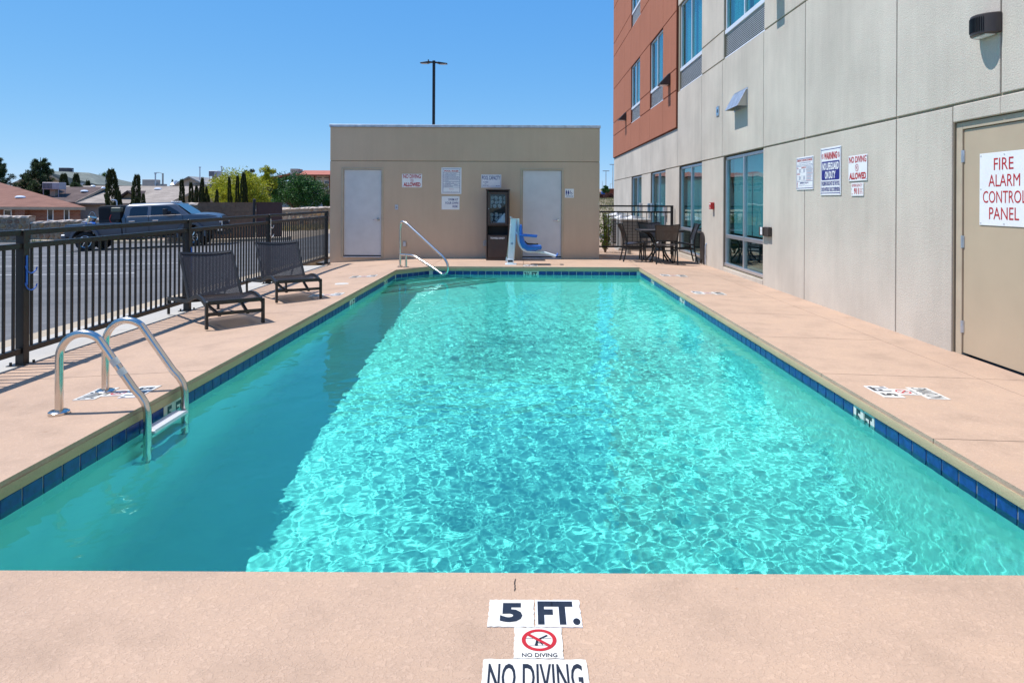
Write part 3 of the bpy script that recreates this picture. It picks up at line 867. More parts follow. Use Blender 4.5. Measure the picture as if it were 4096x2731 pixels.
# ------------------------------------------------------------------ fences
def post_foot(m, x, y, z):
    m.box(x-.085, x+.085, y-.085, y+.085, z, z+.012)
    for a in (-1, 1):
        for b in (-1, 1): m.cyl((x+a*.06, y+b*.06, z+.01), (x+a*.06, y+b*.06, z+.038), .011, n=8)
fence = thing('pool_fence', 'long black metal picket fence between the deck and the street, left of the pool', 'fence', (-4.44, 6.3, -.12))
FP = [(-4.43, 3.2, 1.06), (-4.43, 6.30, 1.075), (-4.44, 9.40, 1.085), (-4.49, 12.5, 1.092), (-4.56, 16.40, 1.10)]
def fl(p): return (p[0]+4.44, p[1]-6.3, p[2]+.12)
bal0 = None
for i, (x, y, zt) in enumerate(FP):
    c = fl((x, y, 0)); z0 = hz(max(x, -4.4), min(y, 13))-.012+.12
    m = MB(); m.box(c[0]-.0375, c[0]+.0375, c[1]-.0375, c[1]+.0375, z0, zt+.12); m.build('post', MT['black'], fence, bevel=.003)
    m = MB(); post_foot(m, c[0], c[1], z0); m.build('base_plate', MT['black'], fence)
    if i == len(FP)-1: continue
    x2, y2, zt2 = FP[i+1]; L = y2-y
    for nm, dz, w in (('top_rail', -.024, .042), ('mid_rail', -.142, .045), ('bottom_rail', -1.062, .045)):
        m = MB(); a = fl((x+(x2-x)*.0385/L, y+.0385, zt+dz)); b = fl((x2-(x2-x)*.0385/L, y2-.0385, zt2+dz)); m.bar(a, b, w, .048); m.build(nm, MT['black'], fence, bevel=.003)
    n = round(L/.1165)
    for k in range(1, n):
        t = k/n; px, py, pz = x+(x2-x)*t, y+L*t, zt+(zt2-zt)*t
        if bal0 is None:
            bal0 = MB().box(-.0105, .0105, -.0105, .0105, -.5, .5).build('baluster', MT['black'], fence, bevel=.002)
            o = bal0
        else: o = inst('baluster', bal0, fence, Matrix())
        q = fl((px, py, pz)); h = .870; o.matrix_basis = Matrix.Translation((q[0], q[1], q[2]-.167-h/2)) @ Matrix.Diagonal((1, 1, h, 1))
pf = thing('patio_fence', 'short black picket fence closing the patio between pool house and hotel', 'fence', (2.86, 19.2, -.1))
for x in (1.83, 3.95):
    m = MB(); m.box(x-2.86-.035, x-2.86+.035, -.035, .035, .03, 1.345); m.build('post', MT['black'], pf, bevel=.003)
for nm, z in (('top_rail', 1.223), ('mid_rail', 1.063), ('bottom_rail', .13)):
    m = MB(); m.box(1.866-2.86, 3.914-2.86, -.02, .02, z+.1-.022, z+.1+.022); m.build(nm, MT['black'], pf, bevel=.003)
for k in range(1, 16):
    o = inst('baluster', bal0, pf, Matrix.Translation((1.866-2.86+(3.914-1.866)*k/16, 0, .7)) @ Matrix.Diagonal((.8, .8, .89, 1)))
def hook(name, label, mat, loc, s=1):
    t = thing(name, label, 'hook', loc)
    m = MB(); m.box(-.003, .003, -.011, .011, -.11*s, .15*s); m.build('strap', mat, t, bevel=.001)
    for z in (.06, -.09):
        pts = [Vector((0, -.02, z*s))]+[Vector((.005, -.02+.09*s*(1-math.cos(a))/1.2, (z-.07*math.sin(a))*s)) for a in (.4,.8,1.2,1.6,2.0,2.4,2.8)]
        m = MB(); m.tube(pts, .0055*s, 8); m.build('prong', mat, t, True)
hook('double_hook', 'blue double hook strapped to the nearest fence post', MT['blueplastic'], (-4.386, 6.29, .70), 1.0)
hook('double_hook', 'white double hook on the fence post behind the farther lounger', MT['plate'], (-4.446, 12.49, .86), 1.05)
m = MB(); 
t = thing('ribbon', 'frayed blue cord dangling from the fence post between truck wheel and near lounger', 'cord', (-4.396, 9.40, .60))
for k in range(3):
    m.tube(smooth_path([(0, .01*k, .12), (.01, .012*k-.01, .02), (-.004, .015*k, -.1), (.006, .01*k+.012, -.22+.03*k)]), .005, 6)
m.build('strand', MT['blueplastic'], t, True)

# ------------------------------------------------------------------ signs
def sign(name, label, loc, basis, w, h, cat='sign', t=.004, corner=True, mat=None, rnd=0, parts=True):
    t_ = thing(name, label, cat, loc, basis=basis)
    plate(t_, 0, 0, w, h, mat or MT['plate'], 0, t, 'sign_plate')
    if corner: screws(t_, [(.02, .02), (w-.02, .02), (.02, h-.02), (w-.02, h-.02)], .011)
    return t_
def frame_lines(p, u0, v0, u1, v1, w, mat, z=.005, name='border'):
    m = MB()
    for a in ((u0, v0, u1, v0+w), (u0, v1-w, u1, v1), (u0, v0+w, u0+w, v1-w), (u1-w, v0+w, u1, v1-w)):
        m.add([(a[0], a[1], z), (a[2], a[1], z), (a[2], a[3], z), (a[0], a[3], z)], [(0,1,2,3)])
    return m.build(name, mat, p)
def rect2(p, u0, v0, u1, v1, mat, z=.005, name='patch'):
    return MB().add([(u0, v0, z), (u1, v0, z), (u1, v1, z), (u0, v1, z)], [(0,1,2,3)]).build(name, mat, p)
def no_diving_icon(p, cx, cy, r, mat, z=.0052, sx=1):
    ring2(p, cx, cy, r, r*.16, mat, z, 'ring')
    stroke(p, [(cx-r*.62, cy+r*.62), (cx+r*.62, cy-r*.62)], r*.15, mat, z+.0002, 'slash')
    stroke(p, [(cx+r*.5, cy+r*.45), (cx+r*.05, cy+r*.1), (cx-r*.35, cy-r*.05), (cx-r*.15, cy-r*.4)], r*.16, mat, z, 'diver')
def wl(y, z): return (HX-.006, y, z)
B, RD, BK = MT['signblue'], MT['signred'], MT['signblack']
# hotel wall, from far to near
s = sign('safety_poster', 'white poster of emergency lifesaving techniques, leftmost sign on the hotel wall', wl(10.585, 1.53), WALL, .625, .475)
frame_lines(s, .015, .02, .61, .455, .008, B)
text(s, 'EMERGENCY LIFESAVING TECHNIQUES', .04, .405, .585, .44, RD, .0055, .01)
text(s, 'WITH CARDIOPULMONARY RESUSCITATION (CPR)', .09, .378, .53, .396, B, .0055)
text(s, 'Lifesaving Techniques to Revive Victims of Drowning or Heart Attack', .03, .352, .59, .370, B, .0055)
for a in ((.02, .340, .605, .344), (.02, .122, .605, .126), (.375, .126, .379, .340), (.379, .285, .605, .288)): rect2(s, *a, B)
text(s, 'CALL', .03, .310, .085, .328, RD, .0055, .01); text(s, 'COMPRESSIONS', .185, .312, .365, .330, RD, .0055, .01); text(s, 'BREATHING', .03, .222, .15, .238, RD, .0055, .01)
for (u, v) in ((.03, .245), (.19, .245), (.03, .14), (.19, .14)):
    frame_lines(s, u, v-.0, u+.07, v+.062, .002, MT['galv'])
    for k in range(6): rect2(s, u+.078, v+.006+k*.0095, u+.15-random.uniform(0, .02), v+.009+k*.0095, B)
for k in range(16): rect2(s, .39, .135+k*.0125, .595-random.uniform(0, .05), .1385+k*.0125, B if k % 4 else RD)
text(s, 'EMERGENCY CALL 911', .145, .088, .455, .110, B, .0055, .012); text(s, 'Other Emergency Facilities Call', .10, .058, .33, .072, B, .0055); rect2(s, .335, .056, .58, .058, B)
stroke(s, [(.055, .105), (.04, .085), (.038, .06), (.05, .04)], .012, RD, .0055, 'handset')
s = sign('warning_sign', 'tall white and blue no lifeguard warning sign on the hotel wall', wl(9.72, 1.444), WALL, .63, .635)
frame_lines(s, .018, .025, .612, .612, .009, B)
text(s, 'WARNING', .115, .475, .515, .570, RD, .0055, .02)
for cx in (.068, .562):
    ring2(s, cx, .522, .034, .005, RD, .0055); stroke(s, [(cx-.022, .545), (cx+.022, .500)], .005, RD, .0055, 'slash'); stroke(s, [(cx, .545), (cx-.006, .52), (cx+.008, .50)], .009, RD, .0055, 'figure')
m = MB(); pts = []
for cx, cy, a0 in ((.565, .430, 0), (.065, .430, PI/2), (.065, .225, PI), (.565, .225, 1.5*PI)): pts += arc((cx, cy), .022, a0, a0+PI/2, 5)
m.add([(x, y, .0052) for x, y in pts], [tuple(range(len(pts)))]); m.build('patch', B, s)
text(s, 'NO LIFEGUARD', .062, .335, .568, .435, MT['plate'], .0062, .02, italic=.12); text(s, 'ON DUTY', .15, .218, .475, .320, MT['plate'], .0062, .02, italic=.12)
text(s, 'CHILDREN SHOULD NOT USE THE POOL', .04, .128, .59, .188, B, .0055, .012); text(s, 'OR SPA WITHOUT ADULT SUPERVISION.', .04, .050, .60, .108, B, .0055, .012)
s = sign('no_diving_sign', 'white no diving allowed sign in red letters on the hotel wall', wl(8.88, 1.612), WALL, .485, .312)
text(s, 'NO DIVING', .02, .222, .465, .300, RD, .0055, .012); text(s, 'ALLOWED', .025, .020, .46, .102, RD, .0055, .02); no_diving_icon(s, .225, .160, .044, RD)
s = sign('emergency_sign', 'small white emergency 911 plate below the hotel wall no diving sign', wl(8.80, 1.430), WALL, .315, .158, corner=False)
screws(s, [(.014, .085), (.30, .085)], .008)
text(s, 'EMERGENCY', .022, .112, .29, .146, RD, .0055); text(s, '911', .075, .020, .20, .098, RD, .0055, .02); text(s, 'DIAL', .012, .020, .05, .034, RD, .0055)
for k, q in enumerate(('POLICE', 'FIRE DEPT.', 'PARAMEDIC', 'RESCUE UNIT')): text(s, q, .218, .080-k*.018, .28+.008*k, .091-k*.018, RD, .0055)
s = sign('fire_panel_sign', 'large white fire alarm control panel sign on the tan service door', (4.071, 6.392, 1.156), WALL, .66, .635, corner=False, t=.003)
screws(s, [(.02, .02), (.64, .02), (.02, .615), (.64, .615), (.33, .615), (.33, .02), (.02, .32), (.64, .32)], .007)
text(s, 'FIRE', .195, .482, .445, .585, RD, .0045, 0); text(s, 'ALARM', .125, .340, .525, .443, RD, .0045, 0); text(s, 'CONTROL', .05, .197, .60, .302, RD, .0045, 0); text(s, 'PANEL', .135, .055, .515, .160, RD, .0045, 0)
# pool house front
def fl_(x, z): return (x, PHY-.003, z)
s = sign('no_diving_sign', 'white no diving allowed sign in red letters beside the left pool house door', fl_(-2.93, 1.655), FRONT, .475, .32)
text(s, 'NO DIVING', .03, .215, .445, .312, RD, .0055, .012); text(s, 'ALLOWED', .035, .020, .44, .120, RD, .0055, .02); no_diving_icon(s, .235, .165, .036, RD)
s = sign('pool_rules_sign', 'tall white pool rules board in the middle of the pool house wall', fl_(-1.995, 1.502), FRONT, .478, .630)
frame_lines(s, .034, .034, .446, .600, .009, B)
text(s, 'POOL RULES', .072, .528, .408, .568, RD, .0055, .02); rect2(s, .043, .505, .437, .511, B)
rules = ['WARNING: NO LIFEGUARD ON DUTY.', 'SHOWER BEFORE ENTERING POOL.', 'NO ANIMALS IN POOL OR ON POOL DECK.', 'NO FOOD OR DRINK IN POOL OR ON DECK.', 'NO DIVING.', 'CHILDREN UNDER 12 YEARS OLD MUST BE', 'BATHING LOAD            PERSONS.', 'EMERGENCY ASSISTANCE']
v = .500
for i, q in enumerate(rules):
    h = .062 if i == 5 else .040
    rect2(s, .043, v-h, .437, v-h+.005, B)
    yy = v-.016 if i == 5 else v-h/2+.004
    text(s, '%02d' % (i+1), .056, yy-.007, .073, yy+.006, B, .0055, .01); text(s, q, .085, yy-.008, .085+min(.335, .0095*len(q)), yy+.007, B, .0055, .01)
    if i == 5: text(s, 'ACCOMPANIED BY AN ADULT.', .085, yy-.035, .31, yy-.021, B, .0055, .01)
    v -= h
text(s, 'POOL HOURS', .185, .112, .295, .124, RD, .0055, .01); text(s, 'TO', .232, .052, .250, .064, B, .0055, .01); rect2(s, .08, .054, .21, .056, B); rect2(s, .27, .054, .40, .056, B)
s = sign('swim_risk_sign', 'white swim at your own risk sign below the pool rules board', fl_(-1.985, 1.132), FRONT, .425, .318, corner=False)
screws(s, [(.015, .015), (.41, .015), (.015, .303), (.41, .303)], .006)
text(s, 'SWIM AT', .16, .212, .392, .268, B, .0055, .006); text(s, 'YOUR OWN', .078, .130, .392, .186, B, .0055, .006); text(s, 'RISK', .262, .048, .392, .104, B, .0055, .006)
s = sign('capacity_sign', 'white pool capacity sign above the towel cabinet', fl_(-1.047, 1.656), FRONT, .478, .315)
frame_lines(s, .014, .012, .462, .298, .005, B)
text(s, 'POOL CAPACITY', .022, .190, .455, .282, B, .0055, .008); text(s, 'NUMBER', .042, .118, .170, .150, B, .0055); text(s, 'OF', .086, .080, .124, .108, B, .0055); text(s, 'PERSONS', .035, .038, .175, .070, B, .0055); rect2(s, .18, .040, .345, .043, B); text(s, 'MAXIMUM', .352, .040, .445, .056, B, .0055, .01)
s = sign('restroom_sign', 'small square restroom sign right of the right pool house door', fl_(.948, 1.428), FRONT, .213, .212, corner=False)
text(s, 'RESTROOM', .035, .022, .195, .048, B, .0055, .012)
for cx, fem in ((.036, 0), (.086, 1)):
    ring2(s, cx, .170, .011, .0108, B, .0055, 'figure_head', n=14)
    rect2(s, cx-.017, .112, cx+.017, .156, B, .0055, 'figure_torso')
    if fem: MB().add([(cx-.024, .100, .0056), (cx+.024, .100, .0056), (cx+.012, .15, .0056), (cx-.012, .15, .0056)], [(0,1,2,3)]).build('figure_skirt', B, s)
    for dx in (-.008, .008): rect2(s, cx+dx-.006, .068, cx+dx+.006, .113, B, .0055, 'figure_leg')
ring2(s, .150, .098, .026, .007, B, .0055, 'wheel'); stroke(s, [(.135, .150), (.138, .118), (.160, .116), (.176, .086)], .010, B, .0055, 'figure'); ring2(s, .134, .158, .009, .0088, B, .0055, 'figure_head', n=14)
# small wall fittings
t = thing('wall_switch', 'small steel key switch plate beside the left pool house door', 'switch', fl_(-3.097, 1.125), basis=FRONT)
plate(t, 0, 0, .078, .117, MT['galv'], 0, .006, 'face_plate'); MB().cyl((.045, .055, .006), (.045, .055, .012), .011, n=12).build('key_hole', MT['dark'], t)
t = thing('outlet_cover', 'grey outlet cover low on the wall behind the hand rail', 'outlet', fl_(-2.903, .247), basis=FRONT)
plate(t, 0, 0, .082, .122, MT['bare'], 0, .03, 'cover'); plate(t, .008, .008, .074, .114, MT['galv'], .03, .034, 'lid')
t = thing('outlet_cover', 'grey outlet box low on the wall just left of the towel cabinet', 'outlet', fl_(-.985, .27), basis=FRONT)
plate(t, 0, 0, .07, .122, MT['galv'], 0, .05, 'cover'); plate(t, .006, .008, .064, .114, MT['bare'], .05, .054, 'lid')
t = thing('fire_alarm', 'small red fire alarm box on the hotel wall between two ground floor windows', 'alarm', wl(15.32, 1.19), basis=WALL)
plate(t, 0, 0, .14, .145, MT['redbox'], 0, .075, 'housing'); plate(t, .02, .10, .12, .13, MT['plate'], .075, .077, 'strobe'); text(t, 'FIRE', .03, .02, .11, .05, MT['plate'], .078)
t = thing('timer_box', 'black timer switch box with open lid on the hotel wall beside the nearest big window', 'switch', wl(12.07, .785), basis=WALL)
plate(t, .22, 0, .43, .155, MT['bronze'], 0, .06, 'housing'); plate(t, 0.0, .005, .22, .15, MT['bronze'], .055, .07, 'lid'); plate(t, .07, .02, .17, .145, MT['plate'], .07, .072, 'label_card'); screws(t, [(.34, .05), (.34, .10), (.035, .08)], .016)
ring2(t, .12, .09, .018, .004, MT['signblack'], .073)
t = thing('receptacle_plate', 'bare metal junction cover plate on the hotel wall left of the vent hood', 'cover plate', wl(15.05, 3.14), basis=WALL)
plate(t, 0, 0, .21, .21, MT['galv'], 0, .008, 'face_plate'); ring2(t, .105, .105, .075, .03, MT['chrome'], .0095, 'rim'); MB().cyl((.105, .105, .004), (.105, .105, .0085), .046, n=20).build('knockout', MT['dark'], t)
t = thing('vent_hood', 'grey sheet metal vent hood jutting from the upper hotel wall', 'vent', (HX, 13.36, 3.10))
w = .40
m = MB(); P = [(0, .30), (-.03, .30), (-.19, 0.0), (-.185, -.004), (-.02, .29), (0, .29)]
m.prism(P, -w, w, 'y'); m.build('hood_cover', MT['galv'], t, bevel=.002)
m = MB()
for y in (-w, w-.004): m.prism([(0, .295), (-.028, .295), (-.185, .0), (0, .0)], y, y+.004, 'y')
m.build('hood_cheek', MT['cream'], t); MB().box(-.008, -.001, -w-.02, w+.02, -.02, .33).build('flange', MT['galv'], t)
def sconce(label, loc, s=1.0):
    t = thing('wall_light', label, 'wall light', loc)
    m = MB(); m.prism([(0, .30*s), (-.06*s, .30*s), (-.30*s, .04*s), (-.30*s, 0), (0, 0)], -.17*s, .17*s, 'y'); m.build('housing', MT['bronze'], t, bevel=.012, seg=2)
    MB().box(-.27*s, -.06*s, -.14*s, .14*s, -.008, .001).build('lens', MT['skyl'], t)
    MB().box(-.02, 0, -.10*s, .10*s, .0, .33*s).build('back_plate', MT['bronze'], t)
sconce('wedge shaped bronze wall light on the terracotta wall beside the nearer window', (HX-.05, 19.78, 4.56), 1.0)
sconce('wedge shaped bronze wall light at the far edge of the terracotta wall', (HX-.05, 28.3, 4.55), 1.0)
sconce('bronze wall light cut off by the top edge above the vent hood', (HX, 11.32, 4.70), 1.0)
t = thing('wall_light', 'curved bronze wall light high on the cream wall above the service door', 'wall light', (HX, 6.19, 2.80))
m = MB(); pl = [(0, -.155)] + [(-.155*math.sin(PI*i/12), -.155*math.cos(PI*i/12)) for i in range(1, 12)] + [(0, .155)]
m.prism([(x, y) for x, y in pl], 0, .175, 'z'); m.build('housing', MT['bronze'], t, True, bevel=.008)
for i in range(13):
    a = PI*(.30+.36*i/12); MB().bar((-.157*math.sin(a), -.157*math.cos(a), .025), (-.157*math.sin(a), -.157*math.cos(a), .150), .005, .008, (math.sin(a), math.cos(a), 0)).build('fin', MT['black'], t)
MB().box(-.10, -.02, -.09, .09, -.006, .001).build('lens', MT['skyl'], t)
t = thing('downpipe', 'thin conduit at the foot of the hotel wall behind the patio chair', 'pipe', (HX-.03, 15.82, -.04))
MB().tube(smooth_path([(0, 0, 0), (0, 0, .30), (.0, 0, .42), (.03, 0, .47)]), .016, 8).build('conduit', MT['galv'], t, True)
MB().cyl((0, 0, .16), (0, 0, .20), .022, n=10).build('coupling', MT['galv'], t)
t = thing('boot_panel', 'brown arched access board leaning on the hotel wall beside the conduit', 'panel', (HX-.035, 16.13, -.05))
pl = [(-.16, .0), (-.16, .58)] + arc((0, .56), .16, PI, 0, 10)[1:-1] + [(.16, .58), (.16, .0)] + [(.10, 0)] + arc((0, 0), .10, 0, PI, 8)[1:-1] + [(-.10, 0)]
MB().prism(pl, 0, .022, 'x').build('board', MT['bronze'], t)

# ------------------------------------------------------------------ depth markers set into the deck
def marker(label, c, u, depth, wide=True, rag=.0012):
    # c: middle of the row nearest the water; u: reading direction; v points away from the reader (towards the water)
    u = Vector((*u, 0)).normalized(); v = Vector((-u.y, u.x, 0)); z = hz(c[0], c[1])
    a = .152; sl = Vector((0, 0, 1))
    dzx = (hz(c[0]+v.x*.1, c[1]+v.y*.1)-hz(c[0]-v.x*.1, c[1]-v.y*.1))/.2
    vv = (v + Vector((0, 0, dzx))).normalized(); nn = u.cross(vv)
    t = thing('depth_marker', label, 'depth marker', (c[0], c[1], z+.0015), basis=(u, vv, nn))
    def worn(u0, v0, u1, v1, mat, nm):
        m = MB(); pts = []
        for (p, q) in (((u0, v0), (u1, v0)), ((u1, v0), (u1, v1)), ((u1, v1), (u0, v1)), ((u0, v1), (u0, v0))):
            k = 14
            for i in range(k):
                x = p[0]+(q[0]-p[0])*i/k; y = p[1]+(q[1]-p[1])*i/k; j = random.uniform(0, rag)*(random.random() < .55)
                pts.append((x+(j if x < (u0+u1)/2 else -j), y+(j if y < (v0+v1)/2 else -j)))
        n = len(pts); m.v = [(x, y, .0022) for x, y in pts]+[(x, y, -.01) for x, y in pts]
        m.f = [tuple(range(n))]+[(i, (i+1) % n, (i+1) % n+n, i+n) for i in range(n)]
        return m.build(nm, mat, t)
    o = worn(-.152, -.076, -.001, .076, MT['ivory'], 'number_tile'); text(o, depth, -.113 if len(depth) < 2 else -.135, -.052, -.040 if len(depth) < 2 else -.02, .055, BK, .0029, .035)
    o = worn(.001, -.076, .152, .076, MT['plate'], 'unit_tile'); text(o, 'FT.', .010, -.066, .147, .066, BK, .0029, .03)
    o = worn(-.066, -.230, .084, -.078, MT['ivory'], 'symbol_tile')
    ring2(o, .012, -.143, .054, .0125, RD, .003); stroke(o, [(-.026, -.112), (.049, -.176)], .011, RD, .0032, 'slash')
    stroke(o, [(.036, -.121), (.016, -.136), (.006, -.146), (.004, -.158)], .0075, BK, .0029, 'diver'); stroke(o, [(.006, -.156), (.018, -.158), (.022, -.166)], .004, BK, .0029, 'diver_arm'); ring2(o, .003, -.165, .0055, .0054, BK, .0029, 'diver_head', n=12)
    stroke(o, [(-.030+.010*k, -.136+(.0018 if k % 2 else 0)) for k in range(9)], .0016, BK, .0028, 'wave'); stroke(o, [(-.022, -.171), (.044, -.171)], .0014, BK, .0028, 'floor_line')
    text(o, 'NO DIVING', -.041, -.224, .065, -.206, BK, .0029, .01)
    if wide:
        o = worn(-.155, -.388, .150, -.232, MT['ivory'], 'warning_tile')
        text(o, 'NO DIVING', -.138, -.372, .134, -.254, BK, .0029, .007)
    return t
marker('five foot no diving tiles at the near edge of the pool', (.038, 2.345), (1, 0), '5', True, .0032)
marker('five foot no diving tiles in the right deck beside the service door', (2.585, 5.125), (0, 1), '5')
marker('four foot no diving tiles in the right deck beyond the service door', (2.585, 10.64), (0, 1), '4')
marker('three and a half foot no diving tiles in the right deck near the patio', (2.585, 13.13), (0, 1), '3½')
marker('five foot no diving tiles in the left deck behind the pool ladder', (-2.715, 5.05), (0, -1), '5')
marker('four foot no diving tiles in the left deck beside the farther lounger', (-2.70, 10.30), (0, -1), '4')
marker('three and a half foot no diving tiles in the left deck near the pool house', (-2.74, 12.83), (0, -1), '3½')
marker('three and a half foot no diving tiles in the deck by the pool lift', (.12, 14.86), (-1, 0), '3½')
t = thing('skimmer_lid', 'round white skimmer lid in the left deck beyond the loungers', 'lid', (-3.0, 11.72, hz(-3, 11.7)+.001))
MB().cyl((0, 0, -.01), (0, 0, .006), .115, .112, 28).build('cover', MT['ivory'], t, True); ring2(t, 0, 0, .085, .006, MT['grout'], .0068, 'groove')

# ------------------------------------------------------------------ ladder and hand rail
lad = thing('pool_ladder', 'polished steel pool ladder with two arched rails at the left pool edge', 'ladder', (-2.98, 4.83, -.026))
def lp(x, y, z): return (x+2.98, y-4.83, z+.026)
for y, z0 in ((4.575, -.026), (5.08, -.026)):
    pts = [lp(-2.98, y, z0+.004), lp(-2.98, y, .33)] + [lp(-2.98+.155-.155*math.cos(a), y, .335+.155*math.sin(a)) for a in [PI*.72*i/12 for i in range(1, 13)]]
    x, _, z = pts[-1]; x -= 2.98; z -= .026
    pts += [lp(-2.50, y, .135)] + [lp(*p) for p in ((-2.455, y, .088), (-2.428, y, .045), (-2.415, y, -.01))] + [lp(-2.412, y, -.10), lp(-2.412, y, -.62), lp(-2.425, y, -.68), lp(-2.46, y, -.71), lp(-2.50, y, -.715)]
    r = MB().tube(pts, .0245, 16).build('rail', MT['steel'], lad, True)
    r.cycles.is_caustics_receiver = True
    m = MB(); c = lp(-2.98, y, z0); m.tube([(c[0], c[1], c[2]), (c[0], c[1], c[2]+.016), (c[0], c[1], c[2]+.024)], [.062, .062, .050], 24)
    m.build('flange', MT['steel'], lad, True)
    if y < 4.8:
        for k, (a, b) in enumerate(((.40, .52), (.60, .72))):
            p, q = Vector(pts[13]), Vector(pts[14]); MB().tube([p.lerp(q, a), p.lerp(q, b)], .0258, 16, False).build('tape_wrap', MT['wtape'], lad, True)
for z in (-.150, -.42, -.66):
    m = MB(); a, b = lp(-2.475, 4.602, z-.02), lp(-2.375, 5.053, z+.012)
    m.box(a[0], b[0], a[1], b[1], a[2], b[2]); td = m.build('tread', MT['white_alum'], lad, bevel=.008, seg=2); td.cycles.is_caustics_receiver = True
    for k in range(5):
        x = a[0]+.012+k*.019; MB().box(x, x+.008, a[1]+.01, b[1]-.01, b[2], b[2]+.003).build('ridge', MT['white_alum'], td)
hr = thing('hand_rail', 'looped steel hand rail over the corner pool steps', 'hand rail', (-2.526, 14.47, -.002))
ud = Vector((.783, -.622, 0))
def hr_(t, z): return ud*t + Vector((0, 0, z))
path = fillet([hr_(0, .0), hr_(0, .905), hr_(.20, .905), hr_(1.345, .20), hr_(1.36, -.06), hr_(1.17, -.06), hr_(.36, .255), hr_(0, .255)], .13, 8)
# the arch at the top is rounder than the lower bends
path = fillet([hr_(0, .0), hr_(0, .80), hr_(.03, .93), hr_(.17, .90), hr_(1.25, .255), hr_(1.36, .13), hr_(1.335, -.03), hr_(1.21, -.075), hr_(1.08, -.01), hr_(.40, .255), hr_(.0, .255)], .11, 6)
MB().tube(path, .0235, 14).build('rail', MT['steel'], hr, True)
MB().cyl(hr_(.175, 0), hr_(.175, .255), .0235, n=14).build('strut', MT['steel'], hr, True)
for tt in (0, .175): c = hr_(tt, 0); MB().tube([c, c+Vector((0,0,.014)), c+Vector((0,0,.02))], [.058, .058, .048], 20).build('flange', MT['steel'], hr, True)

# ------------------------------------------------------------------ loungers
def weave(nu, nv, fn, amp=.0035, w=.72, seg=2):
    # a resin-weave skin: nv ribbons running across, each dipping under and over nu upright strands
    m = MB()
    for j in range(nv):
        for side in range(1):
            base = len(m.v)
            for i in range(nu*seg+1):
                u = i/(nu*seg); off = amp*math.cos(PI*i/seg + (PI if j % 2 else 0))
                for k in (-.5, .5):
                    p, n = fn(u, (j+.5+k*w)/nv); m.v.append(tuple(Vector(p)+Vector(n)*(off + (.0008 if k > 0 else -.0008))))
            for i in range(nu*seg): m.f.append((base+2*i, base+2*i+2, base+2*i+3, base+2*i+1))
    for i in range(nu):
        base = len(m.v); nn_ = 14
        for j in range(nn_+1):
            for k in (-.5, .5):
                p, n = fn((i+.5+k*.55)/nu, j/nn_); m.v.append(tuple(p))
        for j in range(nn_): m.f.append((base+2*j, base+2*j+1, base+2*j+3, base+2*j+2))
    return m
def make_lounger():
    r = thing('pool_lounger', 'x', 'lounger')
    LW, HB, LEN = .31, .665, 1.80; hx = -.76; sh = .30
    def seat_pt(u, v):     # v from hinge (0) to front (1); the seat swells up towards the knee
        x = hx + (0.0-hx)*v; z = sh - .045 + .075*math.sin(PI*min(1, v*1.02)**1.2)*.9 - .02*v*v + .02*v
        return Vector((x, (u-.5)*2*(LW-.03), z)), Vector((0, 0, 1))
    ang = R(52)
    def back_pt(u, v):
        d = Vector((-math.cos(ang), 0, math.sin(ang))); n = Vector((math.sin(ang), 0, math.cos(ang)))
        p = Vector((hx-.01, 0, sh-.03)) + d*(.03+HB*.94*v) + Vector((0, (u-.5)*2*(LW-.03), 0)) - n*(.03*math.sin(PI*u))
        return p, n
    o = weave(58, 56, back_pt, .0022).build('back_weave', MT['wicker'], r, True, fix=False); o['kind'] = 'stuff'
    o = weave(58, 60, seat_pt, .0022).build('seat_weave', MT['wicker'], r, True, fix=False); o['kind'] = 'stuff'
    bk = MT['black']
    for s in (-1, 1):
        y = s*(LW-.012)
        pts = [seat_pt(.5, v)[0] + Vector((0, y, -.004)) for v in [i/14 for i in range(15)]]
        pts = [Vector((-LEN, y, .20)), Vector((-1.3, y, .215)), Vector((hx-.12, y, .235))] + pts
        m = MB()
        for a, b in zip(pts[:-1], pts[1:]): m.bar(a, b+(b-a).normalized()*.004, .026, .042)
        m.build('side_rail', bk, r)
        m = MB(); m.bar((-.01, y, 0), (-.004, y, sh-.012), .028, .05, (1, 0, 0)); m.build('front_leg', bk, r, bevel=.003)
        m = MB(); m.bar((-LEN+.015, y, -.0), (-LEN+.01, y, .20), .028, .045, (1, 0, 0)); m.build('rear_leg', bk, r, bevel=.003)
        d = Vector((-math.cos(ang), 0, math.sin(ang)))
        a = Vector((hx, y, sh-.05)); m = MB().bar(a, a+d*(HB+.02), .024, .038, (1, 0, 1)); m.build('back_stile', bk, r, bevel=.003)
        m = MB().bar((hx-.26, y*.72, sh+.16), (hx-.50, y*.72, .19), .018, .024); m.build('back_prop', bk, r)
        m = MB().bar((-.06, y*.5, .13), (-.42, y*.62, .22), .03, .022); m.build('brace', bk, r)
    for nm, a, b in (('front_rail', (0, sh-.022), .044), ('front_stretcher', (-.008, .155), .036), ('rear_rail', (-LEN+.01, .19), .04)):
        m = MB().bar((a[0], -LW+.027, a[1]), (a[0], LW-.027, a[1]), .026, b); m.build(nm, bk, r, bevel=.003)
    d = Vector((-math.cos(ang), 0, math.sin(ang))); c = Vector((hx, 0, sh-.05)) + d*(HB+.005)
    pts = [c + Vector((0, y, 0)) - Vector((math.sin(ang), 0, math.cos(ang)))*.03*math.sin(PI*(y/(2*LW-.05)+.5)) for y in [(-1+2*i/8)*(LW-.025) for i in range(9)]]
    m = MB()
    for a, b in zip(pts[:-1], pts[1:]): m.bar(a, b, .038, .024, (1, 0, 1))
    m.build('back_top_rail', bk, r)
    m = MB().bar((hx-.02, -LW+.03, sh-.06), (hx-.02, LW-.03, sh-.06), .024, .03); m.build('hinge_bar', bk, r)
    return r
L1 = make_lounger()
